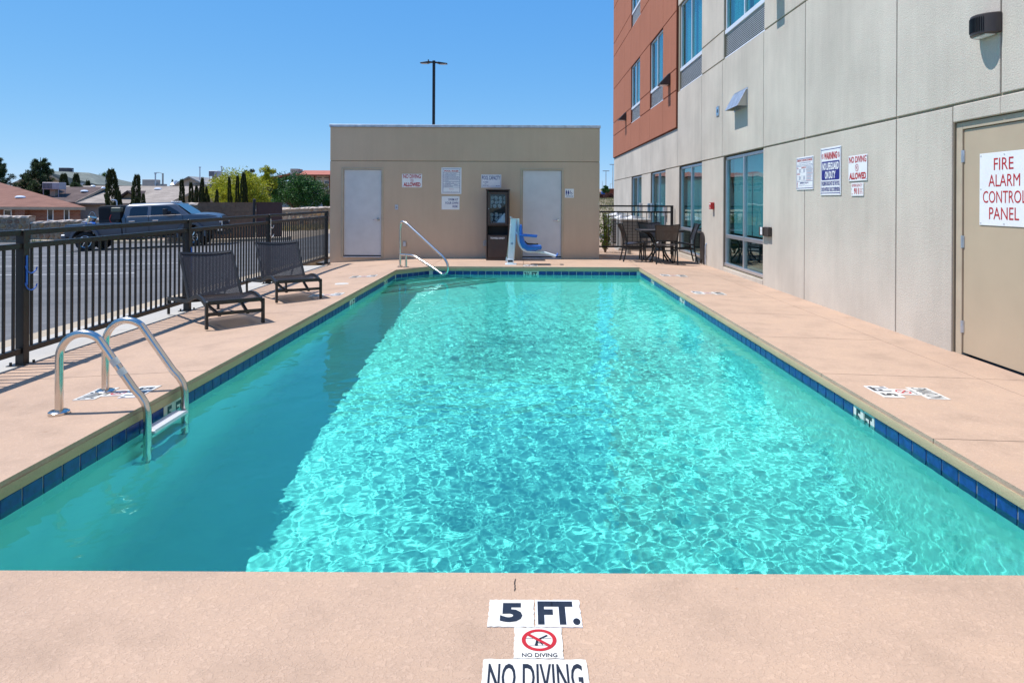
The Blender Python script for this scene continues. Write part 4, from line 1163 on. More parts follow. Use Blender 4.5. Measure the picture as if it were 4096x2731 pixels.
def place_lounger(o, c, d, label):
    d = Vector((*d, 0)).normalized(); v = Vector((-d.y, d.x, 0)); z = hz(c[0], c[1])
    a = Vector((c[0], c[1], z)); b = Vector((c[0]-d.x*1.78, c[1]-d.y*1.78, 0)); b.z = hz(max(b.x, -4.4), b.y)
    u = (a-b).normalized(); n = u.cross(v).normalized(); M = Matrix((u, n.cross(u), n)).transposed().to_4x4(); M.translation = a
    o.matrix_world = M; tag(o, label, 'lounger', 'wicker loungers along the fence')
place_lounger(L1, (-3.155, 7.80), (.62, -.785), 'dark wicker lounger nearer the ladder, its back crossed by a post shadow')
L2 = copy_tree(L1)
place_lounger(L2, (-3.075, 9.74), (.55, -.835), 'dark wicker lounger farther from the ladder, behind its twin')

# ------------------------------------------------------------------ towel cabinet
tc = thing('towel_cabinet', 'tall dark brown towel cabinet with glass door beside the right pool house door', 'cabinet', (-.628, 16.40, -.035))
bx = MT['cabinet']
def tbox(nm, x0, x1, y0, y1, z0, z1, mat=bx, bv=.003, par=None):
    m = MB().box(x0, x1, y0, y1, z0+.035, z1+.035); return m.build(nm, mat, par or tc, bevel=bv)
tbox('side_panel', -.262, -.238, 0, .50, -.03, 1.585); tbox('side_panel', .238, .262, 0, .50, -.03, 1.585)
tbox('back_panel', -.238, .238, .48, .50, -.03, 1.585); tbox('top', -.275, .275, -.015, .515, 1.585, 1.615); tbox('plinth', -.238, .238, .012, .48, -.03, .045)
tbox('shelf', -.238, .238, .03, .48, .765, .782); tbox('shelf', -.238, .238, .06, .48, 1.155, 1.165)
lo = tbox('lower_front', -.222, .222, -.006, .012, .05, .560); tbox('chute_back', -.238, .238, .16, .17, .56, .765, MT['dark'])
tbox('chute_floor', -.238, .238, .012, .16, .56, .565, MT['dark'])
df = MB()
for a in ((-.226, .226, 1.495, 1.552), (-.226, .226, .790, .845), (-.226, -.166, .845, 1.495), (.172, .226, .845, 1.495)): df.box(a[0], a[1], -.018, .002, a[2]+.035, a[3]+.035)
dd = df.build('cabinet_door', bx, tc, bevel=.002)
MB().box(-.168, .174, -.008, -.005, .842+.035, 1.498+.035).build('pane', MT['pane_small'], dd)
MB().cyl((-.205, -.018, 1.20), (-.205, -.03, 1.20), .010, n=12).build('lock', MT['galv'], dd, True)
tbox('inner_lining', -.236, .236, .40, .41, .785, 1.57, MT['navy'])
t = text(lo, 'TOWELS ONLY', -.165, .505, .165, .548, MT['plate'], 0, .015)
for v in t.data.vertices: v.co = (v.co.x, -.0075, v.co.y)
def towel_roll(r0, L):
    m = MB(); n = 40; P = []
    for i in range(n+1):
        a = i/n*2*PI*2.6; r = .010+(r0-.010)*i/n; P.append((r*math.cos(a), r*math.sin(a)))
    for (x, z) in P: m.v += [(x, 0, z), (x*1.0, .05, z)]
    m.f = [(2*i, 2*i+2, 2*i+3, 2*i+1) for i in range(n)]
    b = len(m.v)
    for (x, z) in P: k = max(.3, 1-.0075/max(.012, math.hypot(x, z))); m.v += [(x, -.001, z), (x*k, .003, z*k)]
    m.f += [(b+2*i, b+2*i+2, b+2*i+3, b+2*i+1) for i in range(n)]
    return m
src = [towel_roll(.052, .25).build('towel_roll', MT['towel'], None, True, fix=False) for _ in range(1)]
k = 0
for row, (zb, cols) in enumerate(((.838, 3), (.930, 4), (1.02, 4), (1.222, 3), (1.315, 4), (1.41, 4))):
    for i in range(cols):
        x = -.628 + (-.135 if row != 0 and row != 3 else -.165) + i*.098 + random.uniform(-.008, .008) - (0 if row % 2 else .0)
        o = src[0] if k == 0 else bpy.data.objects.new('towel_roll', src[0].data)
        if k: COL.objects.link(o)
        o.location = (x+.0, 16.47+random.uniform(0, .02), zb+random.uniform(-.004, .004)); o.rotation_euler = (0, random.uniform(0, 6.28), 0)
        sx = random.uniform(.88, 1.05); o.scale = (sx, 1, sx*random.uniform(.82, .96))
        tag(o, '%s rolled towel from the left in the %s row of the %s cabinet shelf' % (('first', 'second', 'third', 'fourth')[i], ('bottom', 'middle', 'top')[row % 3], ('lower', 'upper')[row // 3]), 'towel', 'rolled towels in the cabinet'); k += 1
m = MB(); m.add([(-.10, .0, 0), (.17, .0, .02), (.17, .0, .26), (.15, .0, .27), (-.02, .0, .06)], [(0,1,2,3,4)]); m.add([(-.10, .03, 0), (.17, .03, .02), (.17, .03, .26), (.15, .03, .27), (-.02, .03, .06)], [(0,1,2,3,4)])
m.f += [(i, (i+1) % 5, (i+1) % 5+5, i+5) for i in range(5)]
o = m.build('folded_towel', MT['towel'], None, bevel=.006); o.location = (-.628, 16.425, .80); tag(o, 'folded white towel slumped against the lower right of the cabinet glass', 'towel')

# ------------------------------------------------------------------ pool lift
li = thing('pool_lift', 'white pool lift with a bright blue seat beside the towel cabinet', 'pool lift', (-.30, 15.30, -.012))
def lq(x, y, z): return Vector((x+.30, y, z+.012))
wt, bl = MT['liftwhite'], MT['liftblue']
MB().box(-.12, .125, -.17, .17, 0, .016).build('base_plate', wt, li, bevel=.004)
m = MB(); a, b = lq(-.307, 0, .0), lq(-.243, 0, .965); m.bar(a, b, .13, .13, (0, 1, 0)); m.build('mast', wt, li, bevel=.012, seg=2)
MB().bar(lq(-.245, 0, .962), lq(-.243, 0, .975), .138, .138, (0, 1, 0)).build('mast_cap', MT['alum'], li)
m = MB().box(-.06, .045, -.078, -.064, .055, .095); m.build('control_window', MT['dark'], li)
MB().box(-.075, .06, -.075, .075, .012, .125).build('foot_cover', wt, li, bevel=.008)
for s in (-1, 1):
    MB().tube([lq(-.385, s*.05, .09), lq(-.298, s*.05, 1.005)], .009, 8).build('lift_rod', MT['steel'], li, True)
    MB().tube([lq(-.235, s*.05, .09), lq(-.175, s*.05, .86)], .008, 8).build('lift_rod', MT['alum'], li, True)
    MB().bar(lq(-.315, s*.072, .845), lq(-.150, s*.05, .628), .012, .026).build('swing_arm', wt, li, bevel=.003)
    MB().bar(lq(-.40, s*.06, .05), lq(-.385, s*.06, .14), .012, .03).build('lug', MT['alum'], li)
MB().bar(lq(-.31, -.05, 1.0), lq(-.285, .05, 1.0), .03, .03).build('rod_bracket', MT['alum'], li)
tube = smooth_path([lq(-.150, 0, .97), lq(-.140, 0, .75), lq(-.140, 0, .56), lq(-.115, 0, .42), lq(-.04, 0, .315), lq(.06, 0, .275), lq(.24, 0, .272), lq(.40, 0, .245), lq(.66, 0, .165)], 2)
MB().tube(tube, .032, 12).build('seat_post', wt, li, True)
prof = [(-.118, .66), (-.105, .84), (-.085, .845), (-.062, .83), (-.04, .63), (0.0, .475), (.06, .415), (.34, .402), (.362, .378), (.345, .318), (.05, .300), (-.06, .36), (-.108, .47)]
m = MB().prism(prof, -.24, .24, 'y'); m.v = [tuple(lq(*v)) for v in m.v]; m.build('seat_shell', bl, li, True, bevel=.012, seg=2)
m = MB().prism([(.02, .302), (.30, .318), (.225, .282), (.05, .284)], -.15, .15, 'y'); m.v = [tuple(lq(*v)) for v in m.v]; m.build('seat_underside', bl, li)
for k in range(3): m = MB().bar(lq(.07+.07*k, -.153, .286), lq(.105+.07*k, -.153, .310), .01, .008); m.build('rib', bl, li)
for s in (-1, 1):
    m = MB().bar(lq(-.115, s*.255, .622), lq(.255+(.02 if s > 0 else 0), s*.255, .595), .035, .034); m.build('arm_rest', bl, li, bevel=.01, seg=2)
m = MB().prism([(.66, .175), (.70, .235), (.715, .233), (.685, .165)], -.16, .16, 'y'); m.v = [tuple(lq(*v)) for v in m.v]; m.build('foot_plate', bl, li, bevel=.004)
MB().tube(smooth_path([lq(.0, -.14, .49), lq(.04, -.1, .44), (lq(.14, -.02, .43)), lq(.22, .06, .415), lq(.28, .14, .42)]), .016, 8).build('lap_belt', MT['black'], li, True)
m = MB(); c = lq(-.275, -.0, .44)
m.tube([c+Vector((0, -.0665, 0)), c+Vector((0, -.068, 0))], [.026, .026], 20); m.build('round_logo', bl, li)
MB().tube([c+Vector((0, -.068, 0)), c+Vector((0, -.0695, 0))], [.019, .019], 20).build('logo_center', wt, li)
MB().box(c.x-.012, c.x+.012, c.y-.0715, c.y-.069, c.z-.008, c.z+.006).build('logo_mark', MT['signblack'], li)

# ------------------------------------------------------------------ patio table and chairs
pt = thing('patio_table', 'square dark slatted patio table among four chairs by the hotel wall', 'table', (3.11, 16.58, -.05))
for k in range(7):
    x = -.47+k*.1343; MB().box(x+.003, x+.131, -.44, .44, .725, .745).build('slat', MT['wicker'], pt, bevel=.003)
for a in ((-.485, -.465, -.48, .48), (.465, .485, -.48, .48), (-.465, .465, -.48, -.445), (-.465, .465, .445, .48)):
    MB().box(a[0], a[1], a[2], a[3], .705, .75).build('edge_rail', MT['black'], pt, bevel=.004)
for sx in (-1, 1):
    for sy in (-1, 1):
        pts = smooth_path([(sx*.33, sy*.33, .715), (sx*.19, sy*.2, .62), (sx*.09, sy*.10, .42), (sx*.12, sy*.13, .20), (sx*.27, sy*.29, 0.0)])
        MB().tube(pts, .02, 8).build('leg', MT['black'], pt, True)
MB().cyl((0, 0, .36), (0, 0, .40), .14, n=16).build('hub', MT['black'], pt)
def make_chair():
    r = thing('patio_chair', 'x', 'chair'); bk, wk = MT['black'], MT['wicker']
    for s in (-1, 1):
        rear = smooth_path([(-.30, s*.235, 0), (-.245, s*.235, .22), (-.215, s*.235, .42), (-.235, s*.24, .60), (-.30, s*.25, .80), (-.335, s*.265, .895)])
        MB().tube(rear, .0165, 8).build('rear_leg', bk, r, True)
        MB().tube(smooth_path([(.225, s*.235, 0), (.205, s*.235, .22), (.20, s*.235, .425)]), .0165, 8).build('front_leg', bk, r, True)
        MB().tube(smooth_path([(-.215, s*.225, .405), (-.08, s*.225, .425), (.10, s*.225, .455), (.22, s*.225, .43)]), .014, 8).build('seat_rail', bk, r, True)
        MB().bar((-.235, s*.235, .315), (.20, s*.235, .315), .016, .028).build('side_stretcher', bk, r)
    MB().bar((-.235, -.22, .315), (-.235, .22, .315), .016, .028).build('rear_stretcher', bk, r)
    def sp(u, v): return Vector((-.21+.43*v, (u-.5)*.44, .405+.055*math.sin(PI*(.15+.75*v))-.012)), Vector((0, 0, 1))
    def bp_(u, v):
        z = .53+.36*v; x = -.222-.10*v-.04*v*v - .03*math.sin(PI*u)*1.0; return Vector((x, (u-.5)*(.45+.06*v), z-.02*math.sin(PI*u)*v)), Vector((1, 0, .25)).normalized()
    o = weave(22, 22, sp).build('seat_weave', wk, r, True, fix=False); o['kind'] = 'stuff'
    o = weave(22, 20, bp_, w=.92).build('back_weave', wk, r, True, fix=False); o['kind'] = 'stuff'
    for v, nm in ((1.0, 'top_rail'), (-.01, 'lower_rail')):
        MB().tube([bp_(i/8, v)[0] for i in range(9)], .014, 8).build(nm, bk, r, True)
    return r
C0 = make_chair()
spots = [((3.125, 15.97), 90, 'dark woven patio chair with its back to the pool, nearest of the four'),
         ((2.52, 16.42), 2, 'dark woven patio chair seen side on, left of the table'),
         ((3.68, 16.66), 178, 'dark woven patio chair on the hotel wall side of the table'),
         ((3.06, 17.22), -88, 'dark woven patio chair behind the table, facing the pool')]
for i, ((x, y), a, lb) in enumerate(spots):
    o = C0 if i == 0 else copy_tree(C0)
    o.location = (x, y, -.045 if y < 16.5 else -.055); o.rotation_euler = (0, 0, R(a)); tag(o, lb, 'chair', 'patio chairs round the table')

# ------------------------------------------------------------------ street lamps and masts
def square_lamp(label, x, y, zt):
    z0 = gz(x, y)-.2; t = thing('parking_lamp', label, 'lamp post', (x, y, z0)); h = zt-z0
    MB().box(-.065, .065, -.065, .065, 0, h).build('pole', MT['black'], t, bevel=.008)
    MB().cyl((0, 0, 0), (0, 0, .55), .24, .22, 20).build('footing', MT['concrete'], t)
    for s, dy in ((-1, -.10), (1, .06)):
        m = MB(); P = [(s*.10, -.03), (s*.22, -.01), (s*.65, -.075), (s*.66, -.10), (s*.28, -.11), (s*.12, -.06)]
        m.prism([(a, b+h-.05) for a, b in P], dy-.14, dy+.14, 'y'); hd = m.build('lamp_head', MT['black'], t, bevel=.008)
        MB().box(min(s*.30, s*.60), max(s*.30, s*.60), dy-.11, dy+.11, h-.172, h-.158).build('lens', MT['galv'], hd)
        MB().box(min(s*.06, s*.16), max(s*.06, s*.16), dy*.4-.04, dy*.4+.04, h-.12, h-.05).build('bracket', MT['black'], t)
    MB().cyl((-.26, -.10, h-.05), (-.26, -.10, h+.03), .03, n=10).build('photo_cell', MT['black'], t)
square_lamp('tall black twin headed lamp post rising behind the pool house', -4.50, 35, 8.19)
def mast(label, x, y, zt, arm):
    z0 = gz(x, y)-1; t = thing('light_mast', label, 'light mast', (x, y, z0)); h = zt-z0
    MB().cyl((0, 0, 0), (0, 0, h), .22 if zt > 12 else .12, .12 if zt > 12 else .07, 8).build('pole', MT['bare'], t, True)
    if arm == 'T':
        MB().box(-1.5, 1.5, -.2, .2, h-.3, h).build('lamp_ring', MT['bare'], t)
    elif arm: MB().tube(smooth_path([(0, 0, h-.3), (.3, 0, h), (1.2, 0, h+.05)]), .07, 6).build('arm', MT['bare'], t, True)
mast('tallest light mast beside the far hotel corner', 39.3, 320, 17.9, 'T')
mast('second tallest light mast, right of the pool house', 36.2, 320, 15.0, 'T')
mast('bare pole closest to the pool house edge, far off', 34.6, 320, 10.2, '')
mast('short curved street light between the far light masts', 36.9, 310, 8.9, 'arm')
t = thing('street_lamp', 'curved street lamp above the pale beige roof', 'lamp post', (-55.83, 110, -1))
MB().cyl((0, 0, 0), (0, 0, 6.3), .16, .13, 8).build('pole', MT['bare'], t, True)
MB().tube(smooth_path([(0, 0, 6.1), (-.25, 0, 6.35), (-.66, 0, 6.42)]), .04, 6).build('arm', MT['bare'], t, True)
MB().box(-.95, -.6, -.1, .1, 6.36, 6.44).build('lamp_head', MT['bare'], t)

# ------------------------------------------------------------------ houses across the street
def poly(m, *pts): n = len(m.v); m.v += [tuple(p) for p in pts]; m.f.append(tuple(range(n, n+len(pts))))
def roof_part(parent, faces, mat, th=.14, name='roof'):
    m = MB()
    for f in faces: poly(m, *f)
    bm = bmesh.new(); me = bpy.data.meshes.new(name); me.from_pydata(m.v, [], m.f); bm.from_mesh(me)
    bmesh.ops.remove_doubles(bm, verts=bm.verts, dist=.01); bmesh.ops.recalc_face_normals(bm, faces=bm.faces)
    if sum(f.normal.z for f in bm.faces) < 0: bmesh.ops.reverse_faces(bm, faces=bm.faces)
    bm.to_mesh(me); bm.free(); o = link(name, me, mat, parent)
    md = o.modifiers.new('solid', 'SOLIDIFY'); md.thickness = th; md.offset = -1
    return o
def house_window(parent, x0, x1, z0, z1, y, fr=None, slide=True):
    f = MB(); t = .045
    f.box(x0, x1, y-.03, y+.05, z1-t, z1); f.box(x0, x1, y-.03, y+.05, z0, z0+t); f.box(x0, x0+t, y-.03, y+.05, z0+t, z1-t); f.box(x1-t, x1, y-.03, y+.05, z0+t, z1-t)
    if slide: f.box(x0+t, x1-t, y-.03, y+.04, (z0+z1)/2-.02, (z0+z1)/2+.02)
    w = f.build('window', fr or MT['skyl'], parent)
    MB().box(x0+t, x1-t, y+.0, y+.01, z0+t, z1-t).build('pane', MT['carglass'], w)
def cooler(parent, x0, x1, y, z0, z1, legs=.35, mat=None, louv=True):
    MB().box(x0, x1, y, y+.95, z0, z1).build('cooler_box', mat or MT['swamp'], parent, bevel=.015)
    if louv:
        n = 7; wv = (x1-x0)*.55
        MB().box(x0+.05, x0+.05+wv, y-.012, y, z0+.06, z1-.06).build('cooler_grille', MT['grille'], parent)
        for i in range(n+1): xx = x0+.05+wv*i/n; MB().box(xx-.012, xx+.012, y-.022, y-.004, z0+.05, z1-.05).build('grille_bar', mat or MT['swamp'], parent)
    for xx in (x0+.04, x1-.08):
        for yy in (y+.03, y+.88): MB().box(xx, xx+.04, yy, yy+.04, z0-legs, z0).build('cooler_leg', mat or MT['swamp'], parent)
    MB().box((x0+x1)/2-.22, (x0+x1)/2+.22, y+.25, y+.7, z0-legs-.25, z0).build('duct', MT['fascia'], parent)
def skylight(parent, x, y, z, s=.3):
    MB().tube([(x, y, z), (x, y, z+.07), (x, y, z+.13), (x, y, z+.15)], [s, s, s*.7, s*.2], 14).build('skylight', MT['skyl'], parent, True)
def pipe(parent, x, y, z0, z1, r=.05, name='vent_pipe'):
    m = MB().cyl((x, y, z0), (x, y, z1), r, n=8); m.cyl((x, y, z1), (x, y, z1+.12), r*1.9, n=8); m.build(name, MT['galv'], parent, True)

hA = thing('brick_house', 'red brick house with a red brown hip roof at the far left', 'house', (0, 0, 0))
MB().prism([(-50, 46.5), (-28.95, 46.5), (-38.8, 60.4), (-50, 60.4)], -2.3, .80, 'z').build('brick_wall', MT['brick'], hA)
MB().box(-32.9, -32.3, 46.1, 46.49, -2.3, .78).build('brick_pier', MT['brick'], hA)
roof_part(hA, [[(-52, 46, .80), (-28.3, 46, .80), (-42, 57, 2.62), (-52, 57, 2.62)], [(-28.3, 46, .80), (-39, 61, .80), (-42, 57, 2.62)]], MT['roofA'])
m = MB(); m.box(-52, -28.3, 45.97, 45.995, .62, .79); m.build('fascia', MT['fascia'], hA)
house_window(hA, -33.90, -33.40, -.55, .60, 46.46); house_window(hA, -31.07, -30.68, -.75, .66, 46.46); house_window(hA, -29.99, -29.64, -.75, .66, 46.46)
skylight(hA, -35.0, 49.5, 1.38, .32)

hB = thing('gable_house', 'tan house with dark brown roof and a rooftop cooler, right behind the brick house', 'house', (0, 0, 0))
m = MB(); m.box(-46, -36.9, 58.7, 66, -2.3, 1.15); m.box(-37.4, -31.2, 60, 68, -2.3, .92); m.build('stucco_wall', MT['beige'], hB)
poly_m = MB(); poly(poly_m, (-36.92, 58.7, 1.1), (-36.92, 66.2, 1.1), (-36.92, 62.4, 2.2)); poly_m.build('gable_wall', MT['beige'], hB)
roof_part(hB, [[(-47, 58, 1.07), (-36.5, 58, 1.07), (-36.5, 62, 2.36), (-46.2, 62, 2.36)], [(-36.5, 62, 2.36), (-36.5, 67, 1.0), (-47, 67, 1.0), (-46.2, 62, 2.36)]], MT['roofB'])
roof_part(hB, [[(-36.6, 59.4, .88), (-30.8, 59.4, .88), (-30.8, 64.2, 1.95), (-36.6, 64.2, 1.95)], [(-30.8, 64.2, 1.95), (-36.6, 64.2, 1.95), (-36.6, 69, .9), (-30.8, 69, .9)]], MT['roofB'], name='wing_roof')
roof_part(hB, [[(-34.5, 59.2, 1.02), (-33.0, 59.2, 2.05), (-33.0, 64, 2.05), (-34.5, 61.5, 1.02)], [(-31.5, 59.2, 1.02), (-33.0, 59.2, 2.05), (-33.0, 64, 2.05), (-31.5, 61.5, 1.02)]], MT['roofB'], name='porch_roof')
poly_m = MB(); poly(poly_m, (-34.2, 59.6, .9), (-31.8, 59.6, .9), (-33.0, 59.6, 1.9)); poly_m.build('porch_gable', MT['beige'], hB)
m = MB(); m.bar((-36.48, 57.95, .99), (-36.48, 62, 2.28), .03, .2); m.box(-36.4, -30.8, 59.34, 59.39, .70, .86); m.build('fascia', MT['fascia'], hB)
cooler(hB, -40.04, -38.66, 59.2, 2.10, 2.68, .62)
skylight(hB, -41.0, 60.4, 1.85, .3); skylight(hB, -37.4, 60.6, 1.93, .3)
MB().cyl((-36.35, 61.9, 2.3), (-36.35, 61.9, 3.4), .035, n=6).build('antenna', MT['galv'], hB); skylight(hB, -36.4, 61.6, 2.22, .16)
o = MB().box(-.42, .42, -.06, .06, 0, 1.0).build('painted_board', MT['skyl'], None); o.location = (-36.75, 59.6, -1.0); o.rotation_euler = (R(-12), R(4), 0)
tag(o, 'white board with blue patches leaning on the tan wall behind the truck', 'board')
MB().add([(-.3, -.063, .35), (.1, -.063, .38), (.2, -.063, .62), (-.25, -.063, .6)], [(0,1,2,3)]).build('blue_patch', MT['blueplastic'], o)

hC = thing('green_roof_house', 'house with a grey green roof and dark rooftop unit behind the pines', 'house', (0, 0, 0))
m = MB(); m.box(-61, -50.9, 85, 95, -2, 3.1); m.build('stucco_wall', MT['beige'], hC)
poly_m = MB(); poly(poly_m, (-60.0, 84.2, 3.0), (-53.9, 84.2, 3.0), (-56.75, 84.2, 4.45)); poly_m.build('gable_wall', MT['beige'], hC)
roof_part(hC, [[(-56.7, 83.8, 4.6), (-53.5, 87.5, 4.52), (-50.3, 84, 3.0), (-53.6, 83.8, 3.0)], [(-56.7, 83.8, 4.6), (-60.4, 83.8, 3.0), (-60.4, 92, 3.0), (-56.7, 90, 4.6)], [(-53.5, 87.5, 4.52), (-50.3, 84, 3.0), (-50.3, 96, 3.0)], [(-56.7, 83.8, 4.6), (-56.7, 90, 4.6), (-53.5, 87.5, 4.52)]], MT['roofC'])
m = MB(); m.bar((-56.7, 83.7, 4.52), (-60.4, 83.7, 2.92), .04, .2); m.bar((-56.7, 83.7, 4.52), (-53.6, 83.7, 2.92), .04, .2); m.build('fascia', MT['fascia'], hC)
MB().box(-56.2, -55.0, 86, 87, 4.3, 5.05).build('rooftop_unit', MT['grille'], hC, bevel=.02); pipe(hC, -54.8, 86.5, 4.3, 4.75, .05)
pipe(hC, -51.2, 82.5, 2.3, 3.0, .09)

hD = thing('beige_roof_house', 'house under a broad pale beige shingle roof behind the pickup truck', 'house', (0, 0, 0))
m = MB(); m.box(-42, -29.3, 58.6, 70, -2.3, 1.05); m.build('stucco_wall', MT['offwhite'], hD)
poly_m = MB(); poly(poly_m, (-29.32, 58.4, 1.0), (-29.32, 69.6, 1.0), (-29.32, 64, 2.38)); poly_m.build('gable_wall', MT['beige'], hD)
roof_part(hD, [[(-43, 58, 1.0), (-28.95, 58, 1.0), (-28.95, 64, 2.5), (-43, 64, 2.5)], [(-28.95, 64, 2.5), (-43, 64, 2.5), (-43, 70.5, 1.0), (-28.95, 70.5, 1.0)]], MT['roofD'])
m = MB(); m.bar((-28.93, 57.9, .93), (-28.93, 64, 2.42), .03, .2); m.build('fascia', MT['fascia'], hD)
MB().box(-34.5, -33.35, 64.3, 65.3, 2.35, 3.1).build('cooler_box', MT['offwhite'], hD, bevel=.02); MB().box(-33.3, -32.6, 64.3, 65, 2.3, 2.7).build('duct', MT['offwhite'], hD)
pipe(hD, -33.25, 64.2, 2.4, 3.6, .06); skylight(hD, -36.4, 63, 2.22, .3); skylight(hD, -32.3, 62.8, 2.18, .32); skylight(hD, -38.5, 63.6, 2.4, .2)
o = thing('satellite_dish', 'small grey satellite dish at the end of the pale beige roof', 'dish', (-31.6, 64.6, 2.35))
m = MB().tube([(0, 0, .2), (-.05, -.10, .38), (-.08, -.16, .45)], [.02, .12, .34], 16, False); m.build('reflector', MT['galv'], o, True)
MB().tube([(0, 0, 0), (0, 0, .25)], .025, 6).build('mount', MT['bare'], o); MB().tube([(0, 0, .2), (.3, -.3, .38), (.45, -.35, .48)], .02, 6).build('feed_arm', MT['bare'], o)

hE = thing('white_house', 'pale two storey house with a cooler on its grey roof, behind the cypress row', 'house', (0, 0, 0))
m = MB(); m.box(-39.1, -35.2, 79.6, 90, -2, 2.9); m.box(-37, -32.2, 80.2, 90, -2, 3.05); m.build('stucco_wall', MT['offwhite'], hE)
poly_m = MB(); poly(poly_m, (-39.2, 79.55, 2.8), (-35.2, 79.55, 2.8), (-37.2, 79.55, 3.72)); poly_m.build('gable_wall', MT['offwhite'], hE)
roof_part(hE, [[(-39.6, 79, 2.68), (-37.25, 79, 3.88), (-37.25, 88, 3.88), (-39.6, 88, 2.68)], [(-37.25, 79, 3.88), (-37.25, 86, 3.88), (-34.9, 86, 2.75), (-34.9, 79, 2.75)]], MT['roofE'])
roof_part(hE, [[(-37.0, 79.4, 3.02), (-31.6, 79.4, 3.02), (-33.6, 83.5, 4.15), (-35.6, 83.5, 4.15)], [(-31.6, 79.4, 3.02), (-31.6, 88, 3.02), (-33.6, 83.5, 4.15)]], MT['roofE'], name='main_roof')
cooler(hE, -35.6, -34.6, 80.3, 3.92, 4.54, .4); pipe(hE, -36.45, 80, 3.3, 4.85, .06); pipe(hE, -34.62, 81.4, 3.7, 5.0, .06)
MB().cyl((-33.64, 83, 3.9), (-33.64, 83, 5.1), .03, n=6).build('antenna', MT['galv'], hE)
roof_part(hE, [[(-38.4, 74, 1.1), (-34.4, 74, 1.1), (-35.0, 79, 2.1), (-37.8, 79, 2.1)]], MT['roofE'], name='porch_roof')

bI = thing('campus_building', 'large far building with red roofs and rows of dark windows behind the dark green tree', 'building', (0, 0, 0))
m = MB(); m.box(-72, -20, 220, 250, -1, 9.0); m.box(-71.9, -69.8, 218.6, 224, 0, 10.8); m.box(-84, -71.9, 221, 240, -1, 7.0); m.build('wall', MT['offwhite'], bI)
roof_part(bI, [[(-70, 217.5, 9.0), (-20, 217.5, 9.0), (-20, 226, 10.6), (-70, 226, 10.6)]], MT['redroof'], .3)
roof_part(bI, [[(-71.6, 219, 9.6), (-71.6, 235, 9.6), (-85, 235, 6.6), (-85, 219, 6.6)]], MT['redroof'], .3, 'wing_roof')
MB().box(-70, -20, 217.4, 217.5, 8.6, 8.98).build('fascia', MT['redjoint'], bI)
for i in range(9):
    x = -70.5+2.35*i
    if i % 2 == 0: MB().box(x+.9, x+1.15, 219.2, 220, 4.0, 8.6).build('pilaster', MT['redjoint'], bI)
    for z0, z1, w in ((6.15, 7.2, .75), (4.3, 5.4, .55)):
        f = MB().box(x-w, x+w, 219.92, 219.99, z0, z1).build('window', MT['skyl'], bI); n = 4
        for k in range(n): a = x-w+.08+(2*w-.12)*k/n; MB().box(a, a+(2*w-.12)/n-.06, 219.88, 219.915, z0+.08, z1-.08).build('pane', MT['carglass'], f)
    MB().box(x-.8, x+.8, 219.95, 219.99, 8.0, 8.3).build('vent', MT['grille'], bI)

